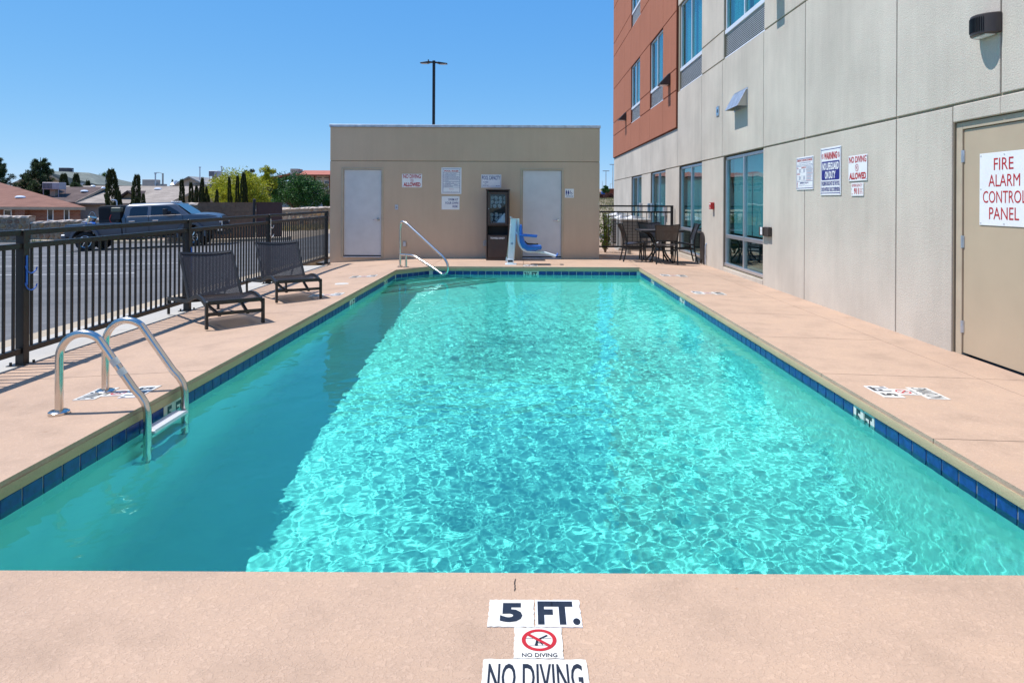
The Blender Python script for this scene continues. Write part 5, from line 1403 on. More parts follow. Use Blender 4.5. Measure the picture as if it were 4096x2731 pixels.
# ------------------------------------------------------------------ garden walls
def stone_wall(name, label, a, b, z0a, za, z0b, zb, th=.35, pitch=.27, seed=1, cap=.10, cat='stone wall', rows=None):
    rnd = random.Random(seed); a, b = Vector((*a, 0)), Vector((*b, 0)); d = (b-a); L = d.length; d.normalize(); nn = Vector((d.y, -d.x, 0))
    if nn.y > 0: nn = -nn
    t = thing(name, label, cat, (a.x, a.y, z0a), basis=(d, -nn, (0, 0, 1)))
    h = lambda x: (za-z0a)+((zb-z0b)-(za-z0a))*x/L; zo = lambda x: (z0b-z0a)*x/L
    m = MB(); N_ = max(2, int(L/1.0))
    vs = []
    for i in range(N_+1):
        x = L*i/N_; vs += [(x, .03, zo(x)-.3), (x, th, zo(x)-.3), (x, th, zo(x)+h(x)-cap*.6), (x, .03, zo(x)+h(x)-cap*.6)]
    m.add(vs, [f for i in range(N_) for f in ((4*i, 4*i+4, 4*i+7, 4*i+3), (4*i+3, 4*i+7, 4*i+6, 4*i+2), (4*i+1, 4*i+2, 4*i+6, 4*i+5))]+[(0, 3, 2, 1), (4*N_, 4*N_+1, 4*N_+2, 4*N_+3)])
    m.build('mortar_core', MT['mortar'], t)
    cm = MB(); n2 = max(4, int(L/.16)); vs = []
    for i in range(n2+1):
        x = L*i/n2; j = lambda s_: rnd.uniform(-s_, s_); zz = zo(x)+h(x)
        vs += [(x, -.03+j(.02), zz-cap+j(.02)), (x, -.01+j(.02), zz-.02+j(.02)), (x, th*.5, zz+j(.025)), (x, th+.02, zz-.02+j(.02)), (x, th+.03, zz-cap)]
    cm.add(vs, [(5*i+k, 5*i+5+k, 5*i+6+k, 5*i+1+k) for i in range(n2) for k in range(4)]); cm.build('rough_cap', MT['cap'], t, fix=True)
    # field stones, each a chamfered lump standing out of the mortar
    shapes = []
    for q in range(9):
        k = rnd.randint(5, 7); ph = rnd.uniform(0, 6); P = []
        for i in range(k):
            an = ph+2*PI*i/k+rnd.uniform(-.25, .25); P.append((math.cos(an)*.5*rnd.uniform(.82, 1.1), math.sin(an)*.5*rnd.uniform(.82, 1.1)))
        mm = MB(); mm.v = [(x, .04, z) for x, z in P]+[(x*.96, .0, z*.96) for x, z in P]+[(x*.7, -.035, z*.7) for x, z in P]
        mm.f = [(i, (i+1) % k, (i+1) % k+k, i+k) for i in range(k)]+[(i+k, (i+1) % k+k, (i+1) % k+2*k, i+2*k) for i in range(k)]+[tuple(range(2*k, 3*k))]
        me = bpy.data.meshes.new('stone'); me.from_pydata(mm.v, [], mm.f); shapes.append(me)
    bym = {}
    rowz = 0; r = 0; cnt = 0
    while True:
        ph_ = pitch*rnd.uniform(.78, 1.1); x = rnd.uniform(0, .1); ok = False
        while x < L:
            w = pitch*rnd.uniform(.75, 1.35)
            if rowz+ph_ < h(x)-cap*.4 and x+w < L+.05:
                ok = True; key = (rnd.randrange(9), rnd.randrange(6))
                if key not in bym:
                    me = shapes[key[0]].copy(); me.materials.append(MT['stone%d' % key[1]]); bym[key] = me
                o = bpy.data.objects.new('stone', bym[key]); COL.objects.link(o); o.parent = t; cnt += 1
                o.matrix_basis = Matrix.Translation((x+w/2, .02, zo(x)+rowz+ph_/2)) @ Matrix.Diagonal((w*1.02, rnd.uniform(.7, 1.4), ph_*1.06, 1))
            x += w
        rowz += ph_
        if not ok: break
    return t
stone_wall('stone_wall', 'taller block of field stone wall at the far left behind the fence', (-29.2, 38), (-26.4, 38), -1.15, .42, -1.15, .42, .5, .30, 3)
stone_wall('stone_wall', 'low field stone wall with rough pale cap behind the truck bed', (-26.36, 38.05), (-20.0, 37.7), -1.1, .10, -1.0, .45, .4, .29, 4)
stone_wall('stone_wall', 'short rough stone wall end between pickup roof and block wall', (-16.3, 32.5), (-14.87, 32.45), -.6, 1.18, -.55, 1.18, .3, .24, 5)
stone_wall('stone_wall', 'long tan stone wall beyond the gate, under the dark green tree', (-20.0, 52.5), (-6.5, 47.2), -.5, .60, -.25, 1.22, .4, .34, 6)
bw = thing('block_wall', 'tan concrete block wall right of the pickup truck', 'block wall', (-14.84, 32.4, -.62)); bw.scale = (1.045, 1, 1)
MB().box(0.01, 2.40, .02, .18, 0, 1.79).build('mortar_core', MT['mortar'], bw)
blk = None
for r in range(9):
    x = -.2 if r % 2 else 0
    while x < 2.40:
        x0, x1 = max(0, x), min(2.40, x+.406)
        if x1-x0 > .05:
            o = MB().box(0, 1, 0, .2, 0, .194).build('block', MT['block'], bw, bevel=.006) if blk is None else bpy.data.objects.new('block', blk.data)
            if blk is None: blk = o
            else: COL.objects.link(o); o.parent = bw
            o.matrix_basis = Matrix.Translation((x0+.004, random.uniform(-.003, .003), r*.2+.01)) @ Matrix.Diagonal((x1-x0-.008, 1, 1, 1))
        x += .406
MB().box(0, 2.40, -.01, .21, 1.806, 1.83).build('cap', MT['block'], bw)
gt = thing('metal_gate', 'dark brown solid steel gate panel beside the block wall', 'gate', (-11.64, 32.4, -.58)); gt.scale = (1.045, 1, 1.02)
MB().box(-.52, .56, .02, .05, .12, 1.76).build('sheet', MT['gate'], gt); 
m = MB(); m.box(-.54, .58, 0, .06, 1.72, 1.77); m.box(-.54, .58, 0, .06, .10, .15); m.box(-.54, -.49, 0, .06, .15, 1.72); m.box(.53, .58, 0, .06, .15, 1.72); m.build('frame', MT['gate'], gt)
MB().cyl((-.63, .03, 0), (-.63, .03, 1.86), .06, n=14).build('post', MT['truckdk'], gt, True); MB().tube([(-.63, .03, 1.86), (-.63, .03, 1.90), (-.63, .03, 1.92)], [.07, .06, .02], 12).build('post_cap', MT['truckdk'], gt, True)
MB().box(-.45, .45, .0, .03, .03, .09).build('kick_strip', MT['skyl'], gt)

# ------------------------------------------------------------------ pickup truck with a welder in its bed
TL = 6.32
tr = thing('pickup_truck', 'dark grey crew cab pickup truck with machinery in its bed on the street', 'truck', (0, 0, 0))
gr_, gf_ = az(-17.9, 29.5), az(-13.6, 29.5)
tr.location = (-18.42, 29.25, az(-17.6, 29.5)-.035); tr.rotation_euler = (0, -math.atan2(gf_-gr_, 4.3), R(10)); tr.scale = (.94, .94, .94)
W2 = 1.0; TP, TD = MT['truck'], MT['truckdk']
RX, FX, WR = .80, 5.05, .405
def archpts(cx, r, z0, a0=0, n=14): return [(cx+r*math.cos(PI*i/n), WR+.04+r*math.sin(PI*i/n)) for i in range(n+1)]
def side_shell(nm, pts, y0, y1, mat=TP, bv=.02, par=tr):
    return MB().prism(pts, y0, y1, 'y').build(nm, mat, par, True, bevel=bv, seg=2)
# bed: side profile with the wheel cut out
P = [(0.0, .66), (0.02, 1.10), (.05, 1.15), (2.24, 1.17), (2.24, .60), (RX+.56, .60)] + [p for p in archpts(RX, .55, 0) if p[1] > .60] + [(RX-.56, .62)]
side_shell('bed', P, -W2+.02, W2-.02)
# flared arches
for cx in (RX, FX):
    for s in (-1, 1):
        m = MB(); n = 16; vs = []
        for i in range(n+1):
            a = PI*(-.02+1.04*i/n); c_, s_ = math.cos(a), math.sin(a)
            for (r, y) in ((.50, W2-.12), (.50, W2+.045), (.60, W2+.05), (.64, W2-.02)): vs.append((cx+r*c_, s*y, WR+.05+r*s_))
        m.add(vs, [(4*i+k, 4*i+4+k, 4*i+5+k, 4*i+1+k) for i in range(n) for k in range(3)]); m.build('arch_flare', TP, tr, True)
# cab lower, doors, hood
P = [(2.28, .58), (2.26, 1.36), (5.02, 1.40), (5.55, 1.36), (6.12, 1.24), (6.20, 1.12), (6.20, .80), (FX+.58, .66)] + [p for p in archpts(FX, .57, 0) if p[1] > .6] + [(FX-.58, .58)]
side_shell('cab_body', P, -W2+.01, W2-.01, bv=.045)
# greenhouse, leaning in towards the roof
m = MB(); lo = [(2.28, 1.34), (4.98, 1.38)]; 
def ring_at(z, x0, x1, w): return [(x0, -w, z), (x1, -w, z), (x1, w, z), (x0, w, z)]
A, B_, C_ = ring_at(1.34, 2.27, 5.05, .97), ring_at(1.86, 2.40, 4.42, .82), ring_at(1.95, 2.62, 4.20, .70)
m.add(A+B_+C_, [(0,1,5,4), (1,2,6,5), (2,3,7,6), (3,0,4,7), (4,5,9,8), (5,6,10,9), (6,7,11,10), (7,4,8,11), (8,9,10,11)]); m.build('cab_roof', TP, tr, True, bevel=.05, seg=3)
def pane_on(pts, mat, nm, s=-1, off=.012):
    # window sheet on the leaning cab side
    def Y(z): t = (z-1.34)/.52; return .97+(.82-.97)*t+off
    m = MB(); m.v = [(x, s*Y(z), z) for x, z in pts]; m.f = [tuple(range(len(pts)))]; m.v += [(x, s*(Y(z)-.02), z) for x, z in pts]; n = len(pts)
    m.f += [(i, (i+1) % n, (i+1) % n+n, i+n) for i in range(n)]
    return m.build(nm, mat, tr)
for s in (-1, 1):
    pane_on([(2.56, 1.42), (3.25, 1.43), (3.27, 1.80), (2.70, 1.80), (2.60, 1.72)], MT['carglass'], 'side_window', s)
    pane_on([(3.42, 1.43), (4.62, 1.44), (4.50, 1.55), (4.18, 1.76), (4.05, 1.80), (3.43, 1.81)], MT['carglass'], 'side_window', s)
    for x0, x1 in ((2.50, 3.34), (3.36, 4.66)):
        MB().box(x0, x1, s*W2-.012, s*W2+.012, 1.385, 1.405).build('chrome_strip', MT['chrome'], tr)
    for x in (3.34, 4.72, 2.42):
        MB().box(x-.006, x+.006, s*(W2-.004)-.006, s*(W2-.004)+.006, .70, 1.36).build('door_seam', TD, tr)
    for x in (2.56, 3.50): MB().box(x, x+.24, s*W2-.03, s*W2+.03, 1.17, 1.215).build('door_handle', MT['chrome'], tr, bevel=.008)
    MB().box(2.35, 4.45, s*(W2+.04)-.08, s*(W2+.04)+.08, .42, .50).build('running_board', TD, tr, bevel=.02)
    MB().bar((4.45, s*.98, 1.42), (4.28, s*1.16, 1.45), .06, .05).build('mirror_arm', TD, tr); MB().box(4.02, 4.16, s*1.22-.14, s*1.22+.14, 1.40, 1.68).build('mirror', TD, tr, bevel=.03, seg=2)
m = MB(); m.add([(5.05, -.90, 1.39), (4.46, -.78, 1.84), (4.46, .78, 1.84), (5.05, .90, 1.39)], [(0,1,2,3)]); m.v = [(x+.015, y, z+.02) for x, y, z in m.v]; m.build('windscreen', MT['windscreen'], tr)
m = MB(); vs = []
for x, w, z in ((5.00, .93, 1.37), (5.35, .93, 1.43), (5.75, .90, 1.40), (6.05, .86, 1.33), (6.17, .84, 1.24)): vs += [(x, -w, z-.05), (x, -w*.55, z+.015), (x, 0, z+.03), (x, w*.55, z+.015), (x, w, z-.05)]
m.add(vs, [(5*i+k, 5*i+5+k, 5*i+6+k, 5*i+1+k) for i in range(4) for k in range(4)]); m.build('bonnet', TP, tr, True)
MB().box(6.17, 6.235, -.62, .62, .84, 1.235).build('grille_surround', MT['chrome'], tr, bevel=.03, seg=2)
for y0, y1 in ((-.56, -.05), (.05, .56)):
    for z0, z1 in ((.88, 1.02), (1.06, 1.19)):
        MB().box(6.22, 6.245, y0, y1, z0, z1).build('grille_opening', TD, tr)
for s in (-1, 1): MB().box(6.02, 6.215, min(s*.64, s*.95), max(s*.64, s*.95), .97, 1.17).build('headlight', MT['skyl'], tr, bevel=.03, seg=2)
MB().box(6.05, 6.36, -.99, .99, .60, .82).build('front_bumper', MT['chrome'], tr, bevel=.05, seg=2); MB().box(6.10, 6.30, -.85, .85, .44, .60).build('air_dam', TD, tr, bevel=.02)
MB().box(-.16, .06, -.95, .95, .56, .74).build('rear_bumper', TP, tr, bevel=.03); MB().box(.3, 5.6, -.45, .45, .42, .62).build('chassis', TD, tr)
for i in range(5): MB().box(4.16+.012*abs(i-2)*-1, 4.30-.012*abs(i-2), -.52+.26*i-.05, -.52+.26*i+.05, 1.94, 1.985).build('cab_light', MT['skyl'], tr, bevel=.015)
def wheel(cx, s):
    m = MB(); prof = [(.24, -.13), (.33, -.15), (.385, -.14), (.405, -.10), (.405, .10), (.385, .14), (.33, .15), (.24, .13)]; n = 40; vs = []
    for i in range(n):
        a = 2*PI*i/n; lug = .012 if i % 2 else -.006
        for r, y in prof: rr = r+(lug if r > .39 else 0); vs.append((rr*math.cos(a), y, rr*math.sin(a)))
    k = len(prof); m.add(vs, [(i*k+j, ((i+1) % n)*k+j, ((i+1) % n)*k+j+1, i*k+j+1) for i in range(n) for j in range(k-1)])
    w = m.build('wheel', MT['tyre'], tr, True); w.location = (cx, s*.86, WR)
    m = MB().tube([(0, -.02, 0), (0, s*.05, 0)], [.25, .25], 28); rm = m.build('rim', TD, w, True)
    m = MB().tube([(.245*math.cos(2*PI*i/28), s*.12, .245*math.sin(2*PI*i/28)) for i in range(28)], .016, 6, closed=True); m.build('rim_lip', MT['chrome'], w, True)
    m = MB()
    for i in range(6):
        a = 2*PI*i/6; m.bar((.04*math.cos(a), s*.11, .04*math.sin(a)), (.235*math.cos(a), s*.10, .235*math.sin(a)), .03, .06, (0, 1, 0))
    m.cyl((0, s*.05, 0), (0, s*.13, 0), .06, n=12); m.build('spokes', MT['chrome'], w)
for cx in (RX, FX):
    for s in (-1, 1): wheel(cx, s)
# things carried in the bed
we = thing('welder', 'black engine driven welder standing in the truck bed', 'welder', tr.matrix_basis.translation)
we.location = tr.matrix_basis @ Vector((1.80, -.35, 1.12)); we.rotation_euler = tr.rotation_euler; we.scale = tr.scale
bpy.context.view_layer.update()
MB().prism([(-.56, 0), (.56, 0), (.56, .72), (.50, .78), (-.48, .78), (-.56, .70)], -.32, .32, 'y').build('housing', TD, we, bevel=.03, seg=2)
MB().box(-.52, -.10, -.332, -.32, .18, .66).build('radiator_grille', MT['dark'], we); MB().box(.10, .50, -.335, -.32, .15, .62).build('side_panel', MT['black'], we)
t = text(we, 'LINCOLN', .12, .67, .34, .705, MT['plate'], 0, .01)
for v in t.data.vertices: v.co = (v.co.x, -.3225, v.co.y)
MB().box(.16, .36, -.323, -.321, .625, .65).build('red_strip', MT['signred'], we)
MB().tube(smooth_path([(.08, 0, .78), (.08, 0, .92), (.06, 0, 1.0), (-.04, 0, 1.02), (-.12, 0, 1.02)]), .03, 8).build('exhaust', MT['galv'], we, True)
MB().tube([(-.28, 0, .78), (-.28, 0, .82)], [.06, .05], 10).build('filler_cap', MT['black'], we); MB().tube([(.25, 0, .78), (.25, 0, .82)], [.07, .06], 10).build('filler_cap', MT['black'], we)
def inbed(name, label, cat, x, y, z):
    o = thing(name, label, cat); o.location = tr.matrix_basis @ Vector((x, y, z)); return o
o = inbed('tool_box', 'olive lidded box in the truck bed behind the cab', 'box', 2.02, -.82, 1.17)
MB().box(-.18, .20, -.12, .12, .42, .60).build('lid', MT['scrub'] if False else M_('olive_plastic', (.14, .15, .10), .5), o, bevel=.02); MB().box(-.16, .18, -.10, .10, .12, .42).build('body', MT['truckdk'], o)
for i in range(4): MB().cyl((-.12+.07*i, -.06, .22), (-.12+.07*i, -.06, .40), .028, n=8).build('yellow_valve', MT['yellow'], o)
MB().tube(smooth_path([(-.18, -.1, .3), (-.24, -.11, .15), (-.2, -.1, 0), (-.1, -.1, -.02)]), .014, 6).build('hose', MT['signred'], o, True)
o = inbed('gas_bottle', 'dark gas cylinder in the truck bed against the cab', 'gas bottle', 2.08, -.84, 1.15)
MB().tube([(0, 0, -.02), (0, 0, .12)], [.09, .09], 14).build('tank', MT['black'], o, True)
o = inbed('cooking_pot', 'shiny steel pot tipped over in the truck bed', 'pot', .98, -.55, 1.20)
m = MB().tube([(-.10, 0, .0), (-.02, 0, .22)], [.15, .16], 20); m.tube([(-.02+.17*math.cos(a)*.94, .17*math.sin(a), .22-.17*math.cos(a)*.34) for a in [2*PI*i/20 for i in range(20)]], .012, 6, closed=True); m.build('body', MT['kettle'], o, True)
MB().tube(smooth_path([(-.16, 0, .28), (-.10, 0, .44), (.02, .02, .42), (.13, 0, .2)]), .007, 6).build('bail', MT['steel'], o, True)
o = inbed('scrap_heap', 'loose pile of bright metal scraps at the tail of the truck bed', 'scrap', .70, -.6, 1.15)
for i in range(7):
    m = MB().box(-.09, .09, -.03, .03, -.02, .02, Matrix.Translation((random.uniform(-.1, .5), random.uniform(-.25, .2), random.uniform(.02, .1))) @ Matrix.Rotation(random.uniform(0, 3), 4, 'Z') @ Matrix.Rotation(random.uniform(-.6, .6), 4, 'X')); m.build('scrap_piece', MT['galv' if i % 2 else 'liftblue'], o)

# ------------------------------------------------------------------ plants
def leaf_mesh(name, gen, mat, parent):
    vs, fs = gen(); me = bpy.data.meshes.new(name); me.from_pydata(vs, [], fs); return link(name, me, mat, parent)
def blade(vs, fs, p, d, w, up=None):
    # a leaf: a small folded quad along d
    d = Vector(d); s_ = d.cross(Vector((random.uniform(-1, 1), random.uniform(-1, 1), random.uniform(-1, 1))))
    if s_.length < 1e-5: return
    s_ = s_.normalized()*w/2; p = Vector(p); n = len(vs)
    vs += [tuple(p), tuple(p+d*.45+s_), tuple(p+d), tuple(p+d*.45-s_)]; fs.append((n, n+1, n+2, n+3))
def cypress_gen(seed, n=2600, lump=.16):
    def g():
        random.seed(seed); vs, fs = [], []
        for _ in range(n):
            t = random.random()**1.15; a = random.uniform(0, 2*PI)
            prof = min(1, .35+t*5)*(1-t)**.42*(1+lump*math.sin(a*2+t*9+seed)+lump*.7*math.sin(t*23+a))
            r = .5*prof*(.55+.45*math.sqrt(random.random()))
            p = (r*math.cos(a), r*math.sin(a), t*.97)
            blade(vs, fs, p, (math.cos(a)*.10, math.sin(a)*.10, random.uniform(.03, .075)), .05)
        return vs, fs
    return g
cyp = []
for k in range(3):
    r = thing('cypress_tree', 'x', 'tree'); leaf_mesh('crown', cypress_gen(20+k), MT['cypress'], r); MB().cyl((0, 0, -.05), (0, 0, .5), .05, .03, 6).build('trunk', MT['trunk'], r); cyp.append(r)
random.seed(5)
used = [False]*3
def cypress(label, x, y, z0, z1, w, k):
    r = cyp[k] if not used[k] else copy_tree(cyp[k]); used[k] = True
    r.location = (x, y, z0); r.rotation_euler = (R(random.uniform(-2, 2)), R(random.uniform(-2.5, 2.5)), random.uniform(0, 6)); r.scale = (w, w, z1-z0); tag(r, label, 'tree', 'columnar cypress trees')
rowlab = ['leftmost cypress of the row above the block wall', 'second cypress from the left above the block wall', 'short cypress just left of the leaning tall one', 'tall leaning cypress in the left half of the row', 'cypress right of the tall leaning one', 'slim cypress before the white house porch', 'smallest cypress of the row, knee high to the others', 'last cypress before the lime green tree', 'first cypress in front of the lime green tree', 'second cypress in front of the lime green tree', 'tallest cypress in front of the lime green tree', 'rightmost cypress in front of the lime green tree']
for i, ((x, z), w) in enumerate(zip([(-18.22, 2.37), (-17.84, 2.22), (-17.57, 2.05), (-17.42, 2.48), (-17.2, 1.95), (-17.01, 1.99), (-16.84, 1.58), (-16.55, 1.86), (-15.64, 2.51), (-15.43, 2.58), (-15.15, 2.76), (-14.95, 2.65)], (.42, .40, .33, .36, .32, .28, .28, .30, .30, .30, .36, .32))):
    cypress(rowlab[i], x, 38+.25*(i % 2), -.7, z, w, i % 3)
for i, (x, y, z1, w, lb) in enumerate([(-27.11, 47, 3.25, 1.05, 'broadest cypress, straight above the truck bed'), (-25.93, 47.3, 2.92, .80, 'tall cypress above the rear window of the truck'), (-26.38, 46.6, 1.85, .50, 'low cypress between the two broad ones'), (-24.65, 46, 1.66, .42, 'small cypress tip above the truck roof'), (-25.1, 46.4, 1.40, .7, 'round cypress tip just above the truck cab'),
        (-48.3, 75, 3.9, 1.4, 'left cypress before the grey green roof'), (-47.2, 75, 3.92, 1.1, 'right cypress before the grey green roof'), (-46.2, 75, 3.2, 1.0, 'short cypress at the right end of the grey green roof'), (-34.7, 70, 3.2, .4, 'tiny cypress tip behind the pale beige roof')]):
    cypress(lb, x, y, -1.6, z1, w, i % 3)
def broad_tree(name, label, x, y, z0, zc, rx, rz_, mat, nc=70, nl=110, ls=.16, seed=1, droop=0, trunk_h=None, up=0):
    random.seed(seed); t = thing(name, label, 'tree', (x, y, z0)); H = zc-z0
    vs, fs = [], []; cs = []
    for _ in range(nc):
        a, b, r = random.uniform(0, 2*PI), random.uniform(-.75, 1), random.random()**.4
        c = Vector((math.cos(a)*math.sqrt(max(0, 1-b*b))*rx*r, math.sin(a)*math.sqrt(max(0, 1-b*b))*rx*r, H+b*rz_*r)); cs.append(c)
        cr = rx*random.uniform(.16, .30)
        for _ in range(nl):
            d = Vector((random.gauss(0, 1), random.gauss(0, 1), random.gauss(0, .65))).normalized(); p = c+d*cr*random.random()**.5
            blade(vs, fs, p, (d*.8+Vector((0, 0, up-droop))).normalized()*ls*random.uniform(.6, 1.2), ls*.5)
    me = bpy.data.meshes.new('crown'); me.from_pydata(vs, [], fs); link('crown', me, mat, t)
    m = MB().tube(smooth_path([(0, 0, -.3), (.05*rx, 0, H*.35), (0, .03*rx, H*.75)]), [.09*rx+.05]*4+[.06*rx]*50 if False else .06*rx+.03, 8)
    for c in cs[:9]: m.tube(smooth_path([(0, 0, H*.4), tuple(c*.5+Vector((0, 0, H*.25))), tuple(c)]), .02*rx+.01, 5)
    m.build('trunk', MT['trunk'], t, True); return t
broad_tree('lime_tree', 'bright lime green tree behind the cypress row', -21.95, 55, -.6, 1.75, 2.2, 1.8, MT['lime'], 110, 170, .15, 31)
broad_tree('lime_tree', 'small yellow green tree top rising above the lime tree', -20.75, 57.5, -.6, 2.95, .85, .95, MT['lime'], 24, 130, .15, 32)
broad_tree('shade_tree', 'large dark green tree left of the pool house', -20.0, 62, -.3, 1.9, 2.5, 1.5, MT['green'], 130, 150, .17, 33, .25)
broad_tree('shade_tree', 'low dark green bush tree between shade tree and pool house', -16.9, 63, -.2, 1.05, 1.0, .75, MT['green'], 26, 120, .17, 34, .2)
broad_tree('grey_tree', 'thin grey green tree before the campus windows', -20.9, 74, -.2, 2.0, .75, 1.3, MT['scrub'], 20, 90, .16, 35)
broad_tree('desert_tree', 'small green tree on the far rise right of the pool house', 21.9, 195, 2.6, 4.3, 1.1, 1.0, MT['green'], 18, 90, .35, 36)
broad_tree('dark_tree', 'small dark treetop poking above the lime tree', -29.0, 75, -.5, 3.75, .7, .75, MT['cypress'], 14, 100, .2, 37)
def pine(label, x, y, z0, z1, w, seed, dens=1.0):
    random.seed(seed); t = thing('pine_tree', label, 'tree', (x, y, z0)); H = z1-z0; vs, fs = [], []
    m = MB().tube([(0, 0, -.3), (.04, 0, H*.5), (0, .02, H*.98)], [.16, .10, .02], 7)
    nb = int(34*dens)
    for i in range(nb):
        h = .22+.74*(i+.5)/nb; a = i*2.4+random.uniform(-.4, .4); L = w*(1.08-h)**.75*random.uniform(.55, 1.1)
        base = Vector((0, 0, H*h*.93)); tip = base+Vector((math.cos(a)*L, math.sin(a)*L, L*random.uniform(.45, 1.0)))
        mid = base.lerp(tip, .55)-Vector((0, 0, L*.12)); m.tube([base, mid, tip], [.035, .025, .012], 5)
        for k in range(int(9*dens)+2):
            q = mid.lerp(tip, random.uniform(-.3, 1.08)); q += Vector((random.gauss(0, .10), random.gauss(0, .10), random.gauss(0, .10)))*L*.8
            for _ in range(34):
                d = Vector((random.gauss(0, 1), random.gauss(0, 1), random.gauss(.5, .8))).normalized(); blade(vs, fs, q+d*.03, d*random.uniform(.14, .26), .035)
    me = bpy.data.meshes.new('crown'); me.from_pydata(vs, [], fs); link('crown', me, MT['pine'], t); m.build('trunk', MT['trunk'], t, True)
pine('dense pine cut by the left edge of the picture', -44.6, 60, -1.5, 4.95, 2.3, 41, 1.5)
pine('dense many topped pine left of the grey green roof', -41.1, 60.5, -1.5, 4.95, 2.0, 42, 1.5)
pine('thin see through pine between the two dense pines', -42.7, 61, -1.5, 3.9, 1.3, 43, .7)
pine('bushy pine low against the grey green roof house', -39.6, 63, -1.5, 3.0, 1.5, 44, 1.0)
t = thing('fan_palm', 'fan palm top above the pale beige roof', 'tree', (-52.8, 90, -1)); random.seed(9)
vs, fs = [], []
for i in range(26):
    a = random.uniform(0, 6.28); e = random.uniform(-.3, 1.2); d = Vector((math.cos(a)*math.cos(e), math.sin(a)*math.cos(e), math.sin(e))); c = Vector((0, 0, 4.5))+d*.7
    for k in range(14):
        f = d+Vector((random.gauss(0, .5), random.gauss(0, .5), random.gauss(0, .5))); blade(vs, fs, c, f.normalized()*random.uniform(.5, .8), .07)
me = bpy.data.meshes.new('crown'); me.from_pydata(vs, [], fs); link('crown', me, MT['palm'], t); MB().cyl((0, 0, 0), (0, 0, 4.6), .22, .18, 8).build('trunk', MT['trunk'], t)
# shrub behind the patio fence and the gravel bed it grows in
random.seed(12)
t = thing('patio_shrub', 'upright yellow green shrub behind the patio fence beside the pool house', 'shrub', (2.28, 20.2, -.15)); vs, fs = [], []
m = MB()
for i in range(16):
    a = random.uniform(0, 6.28); r = random.uniform(.02, .28); h = random.uniform(.75, 1.2)*(1.08-.7*r); tip = Vector((math.cos(a)*r*1.1, math.sin(a)*r, h)); m.tube([(0, 0, 0), tip*.5+Vector((0, 0, -.03)), tip], [.014, .01, .005], 5)
    for k in range(70):
        f = random.uniform(.18, 1.02); p = tip*f+Vector((random.gauss(0, .05), random.gauss(0, .05), 0)); d = Vector((random.gauss(0, .7), random.gauss(0, .7), .7)).normalized(); blade(vs, fs, p, d*random.uniform(.05, .085), .028)
me = bpy.data.meshes.new('foliage'); me.from_pydata(vs, [], fs); link('foliage', me, MT['hedge'], t); m.build('stem', MT['trunk'], t)
def scatter_stones(name, x0, x1, y0, y1, n, s0, s1, zf, seed):
    random.seed(seed); m = MB()
    for _ in range(n):
        x, y, s_ = random.uniform(x0, x1), random.uniform(y0, y1), random.uniform(s0, s1); c = Vector((x, y, zf(x, y)+s_*.25)); vs = []
        for dx, dy, dz in ((1,0,0), (0,1,0), (-1,0,0), (0,-1,0), (0,0,.7), (0,0,-.7)): vs.append(c+Vector((dx, dy, dz))*s_*random.uniform(.7, 1.2))
        m.add(vs, [(0,1,4), (1,2,4), (2,3,4), (3,0,4), (1,0,5), (2,1,5), (3,2,5), (0,3,5)])
    return tag(m.build(name, MT['gravel'], None, fix=False), kind='stuff')
slab(rect(1.5, 4.1, 19.46, 26.6), MT['gravel'], 'gravel_bed', tag(thing('gravel_bed', None, None), kind='structure'), 0, lambda x, y: -.115+max(0, y-20)*.01, .2)
scatter_stones('gravel', 1.7, 3.1, 19.5, 21.5, 1400, .012, .03, lambda x, y: -.115, 3)
scatter_stones('verge_gravel', -26, -15, 33.2, 38, 2200, .02, .06, lambda x, y: gz(x, y), 4).name = 'verge_gravel'
def tufts(name, x0, x1, y0, y1, n, h, mat, seed, zf=gz, per=26, spread=.16, lean=.55):
    random.seed(seed); vs, fs = [], []
    for _ in range(n):
        x, y = random.uniform(x0, x1), random.uniform(y0, y1); z = zf(x, y); s_ = random.uniform(.5, 1.2)
        for _ in range(per):
            p = Vector((x+random.gauss(0, spread*s_), y+random.gauss(0, spread*s_), z)); d = Vector((random.gauss(0, lean), random.gauss(0, lean), 1)).normalized(); blade(vs, fs, p, d*h*s_*random.uniform(.5, 1.1), .035*max(1, h*1.6))
    me = bpy.data.meshes.new(name); me.from_pydata(vs, [], fs); return tag(link(name, me, mat), kind='stuff')
tufts('dry_grass', -17, -5, 42, 47.5, 420, .35, MT['dry'], 51)
tufts('verge_weeds', -26, -19, 35.5, 37.6, 9, .40, MT['hedge'], 52, per=40, spread=.12)
tufts('desert_grass', 3, 24, 45, 150, 900, .42, MT['scrub'], 53, per=24, spread=.45)
tufts('pale_desert_grass', 3, 24, 40, 150, 700, .30, MT['dry'], 54, per=20, spread=.5)
def bush(label, x, y, rx, h, mat, seed, name='desert_bush'):
    random.seed(seed); z0 = gz(x, y); t = thing(name, label, 'bush', (x, y, z0)); vs, fs = [], []
    for _ in range(900):
        a, r, zz = random.uniform(0, 6.28), math.sqrt(random.random()), random.random(); k = math.sqrt(max(0, 1-(zz*.95)**2)); blade(vs, fs, (math.cos(a)*r*rx*k, math.sin(a)*r*rx*k, zz*h), (random.gauss(0, .2), random.gauss(0, .2), .2), .14)
    me = bpy.data.meshes.new('foliage'); me.from_pydata(vs, [], fs); link('foliage', me, mat, t); MB().cyl((0, 0, -.2), (0, 0, h*.4), .05, n=5).build('stem', MT['trunk'], t)
bush('round dark bush on the far rise nearest the hotel corner', 17.8, 150, .95, .95, MT['purple'], 61); bush('reddish bush left of the dark one on the far rise', 16.5, 152, .8, .75, MT['purple'], 62); bush('small bush at the pool house edge on the far rise', 15.8, 149, .8, .8, MT['purple'], 63)
